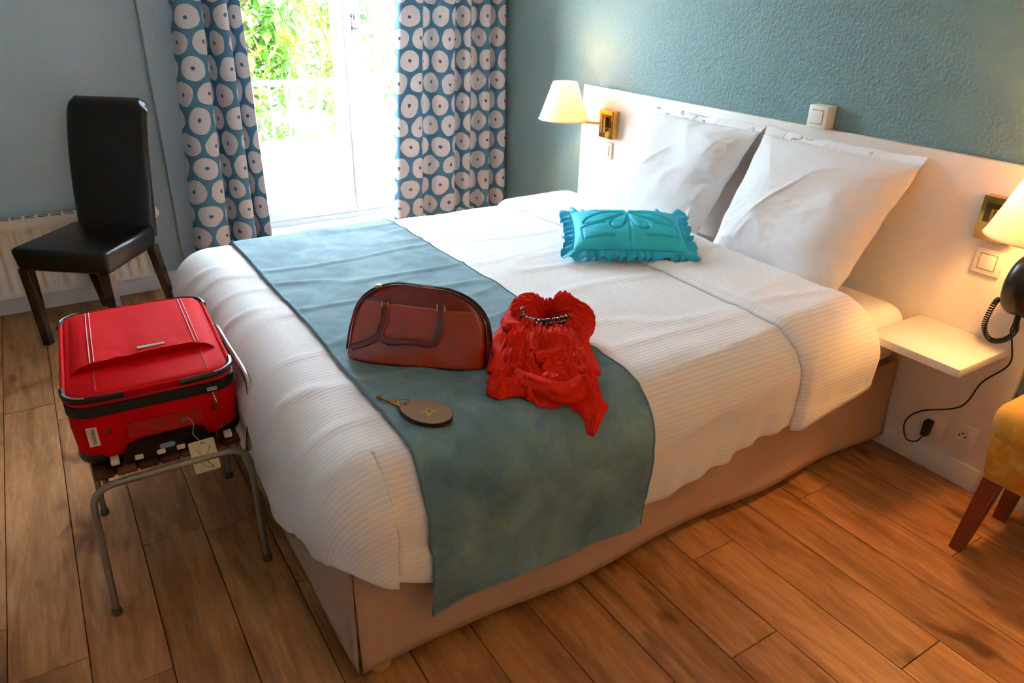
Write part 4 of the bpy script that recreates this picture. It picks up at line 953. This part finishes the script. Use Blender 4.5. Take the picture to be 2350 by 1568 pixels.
bm = B(); tube(bm, catmull([(W/2+0.004, 0.20, 0.12), (W/2+0.016, 0.21, 0.125), (W/2+0.018, 0.26, 0.128), (W/2+0.018, 0.30, 0.126), (W/2+0.014, 0.345, 0.12), (W/2+0.004, 0.355, 0.115)], 6), 0.006, 8); finish('side_handle', bm, 'black', t)
pop()
# luggage tag hanging from the grab handle
push(Matrix.Translation((0.182, 1.733, 0.386)) @ Matrix.Rotation(math.radians(-4), 4, 'Z') @ Matrix.Rotation(math.radians(-6), 4, 'X') @ Matrix.Rotation(math.radians(-3), 4, 'Y'))
t = thing('luggage_tag', 'cream card luggage tag dangling by a string from the red suitcase', 'luggage tag', (0.182, 1.72, 0.33))
Mt = Matrix(((1, 0, 0, 0), (0, 0, 1, 0), (0, 1, 0, 0), (0, 0, 0, 1)))
bm = B(); prism(bm, rrect(0.062, 0.090, 0.004, 4, 0, 0), -0.022, -0.0205, Mt); finish('card', bm, 'tag_card', t)
bm = B(); prism(bm, rrect(0.013, 0.0035, 0.0017, 4, 0.002, 0.037), -0.0226, -0.0222, Mt); finish('slot', bm, 'tag_line', t, False)
bm = B()
for pts in ([(-0.016, 0.022), (-0.006, 0.004), (0.006, -0.022), (0.016, -0.037)], [(-0.018, 0.002), (-0.010, -0.020), (0.004, -0.034), (0.017, -0.038)], [(0.018, 0.026), (0.008, 0.004), (0.006, -0.018), (0.016, -0.036)]):
    tube(bm, catmull([(x, -0.0222, z) for x, z in pts], 8), 0.0007, 5)
finish('printed_curves', bm, 'tag_line', t)
bm = B(); tube(bm, catmull([(0.002, -0.022, 0.038), (-0.006, -0.020, 0.052), (-0.013, -0.018, 0.068), (-0.006, -0.015, 0.088), (-0.010, -0.010, 0.102), (-0.020, -0.004, 0.112)], 8), 0.0009, 6); finish('string', bm, 'string', t)
pop()

# ================================================================== LEATHER CHAIR
push(Matrix.Translation((0.092, 3.609, 0)) @ Matrix.Rotation(-0.654, 4, 'Z'))
t = thing('dining_chair', 'dark brown leather high-backed chair standing in front of the radiator', 'chair', (0.092, 3.609, 0))
FW, BW, DF, DB, ST, SB = 0.215, 0.20, -0.225, 0.20, 0.455, 0.352
def seat_ring(z, g): return [(x, y, z) for x, y in ((-FW+g, DF+g), (FW-g, DF+g), (BW-g, DB-g), (-BW+g, DB-g))]
bm = B(); hexa(bm, seat_ring(SB, 0.012)+seat_ring(ST, 0.0), 0.022, 4); finish('seat', bm, 'leather', t, sharp=50)
def backp(u, v, side):
    a = 2*u-1; wd = 0.187+0.004*math.sin(v*PI); x = a*wd+0.010; z = 0.40+0.60*v
    yb = DB-0.005+0.075*v+0.05*v**3; th = 0.032*(1-0.25*v)+(0.022*math.exp(-((v-0.95)/0.06)**2) if side > 0 else 0)
    rnd = max(0, 1-abs(a)**10)**0.5; rv = min(1, (1-v)/0.04)**0.5 if v > 0.96 else 1
    x *= 1-0.10*sstep(0.93, 1.0, v)**2
    y = yb+(th if side > 0 else -th)*rnd*rv*(1 if side > 0 else 1)
    return Vector((x, y, z-0.030*sstep(0.86, 1.0, abs(a))**2*sstep(0.85, 1.0, v)))
bm = B(); grid(bm, 40, 50, lambda u, v: backp(u, v, -1)); grid(bm, 40, 50, lambda u, v: backp(u, v, 1)); bmesh.ops.remove_doubles(bm, verts=bm.verts[:], dist=0.0008); bmesh.ops.holes_fill(bm, edges=[e for e in bm.edges if e.is_boundary], sides=200); finish('backrest', bm, 'leather', t, sharp=60)
def leg(x0, y0, x1, y1, s0, s1_, z1):
    bm = B(); hexa(bm, [(x0-s0, y0-s0, 0), (x0+s0, y0-s0, 0), (x0+s0, y0+s0, 0), (x0-s0, y0+s0, 0), (x1-s1_, y1-s1_, z1), (x1+s1_, y1-s1_, z1), (x1+s1_, y1+s1_, z1), (x1-s1_, y1+s1_, z1)], 0.002, 1); return bm
for sx in (-1, 1):
    finish('leg', leg(sx*(FW-0.040), DF+0.036, sx*(FW-0.034), DF+0.034, 0.017, 0.022, SB+0.01), 'dark_wood', t)
    finish('leg', leg(sx*(BW-0.024), DB+0.055, sx*(BW-0.028), DB-0.024, 0.016, 0.021, SB+0.01), 'dark_wood', t)
pop()

# ================================================================== YELLOW STOOL
t = thing('upholstered_stool', 'yellow patterned upholstered stool with reddish wooden legs, by the headboard', 'stool', (2.2, 0.48, 0))
SX0, SX1, SY0, SY1 = 2.035, 2.352, 0.27, 0.722
bm = B(); hexa(bm, [(SX0+0.03, SY0, 0.245), (SX1, SY0, 0.245), (SX1, SY1-0.012, 0.245), (SX0+0.03, SY1-0.012, 0.245), (SX0, SY0, 0.40), (SX1, SY0, 0.40), (SX1, SY1, 0.40), (SX0, SY1, 0.40)], 0.012, 3); finish('apron', bm, 'yellow', t)
bm = B(); box(bm, SX0-0.012, SX1+0.004, SY0-0.01, SY1+0.010, 0.375, 0.505, 0.055, 6); finish('cushion', bm, 'yellow', t)
for x0, y0, x1, y1 in ((2.052, 0.702, 2.092, 0.684), (2.310, 0.706, 2.300, 0.684), (2.052, 0.29, 2.092, 0.31), (2.310, 0.29, 2.300, 0.31)):
    finish('leg', leg(x0, y0, x1, y1, 0.017, 0.024, 0.25), 'red_wood', t)

# ================================================================== FILL LAMP, unseen, added behind the viewpoint to warm the foreground
fx, fy = 1.45, -1.05
t = thing('fill_lamp', 'added floor lamp with a cream drum shade, unseen warm fill behind the viewpoint', 'lamp', (fx, fy, 0))
bm = B(); lathe(bm, [(0.14, 0.0), (0.14, 0.012), (0.03, 0.022), (0.012, 0.03)], 32, Matrix.Translation((fx, fy, 0))); finish('base', bm, 'brass', t)
bm = B(); tube(bm, [(fx, fy, 0.02), (fx, fy, 1.12)], 0.010, 12); finish('pole', bm, 'brass', t)
bm = B(); lathe(bm, [(0.20, 1.02), (0.16, 1.30)], 40, Matrix.Translation((fx, fy, 0)), False, False); sh = finish('lamp_shade', bm, 'shade', t); md = sh.modifiers.new('thick', 'SOLIDIFY'); md.thickness = 0.0015
bm = B(); lathe(bm, [(0.006, 1.11), (0.02, 1.13), (0.03, 1.17), (0.02, 1.2), (0.004, 1.215)], 16, Matrix.Translation((fx, fy, 0))); finish('bulb', bm, 'bulb', t)
l = bpy.data.lights.new('bulb_light', 'POINT'); l.energy = FILL_LAMP_W; l.color = (1, 0.53, 0.20); l.shadow_soft_size = 0.04
lo = bpy.data.objects.new('bulb_light', l); C.objects.link(lo); lo.parent = t; lo.location = (0, 0, 1.165)
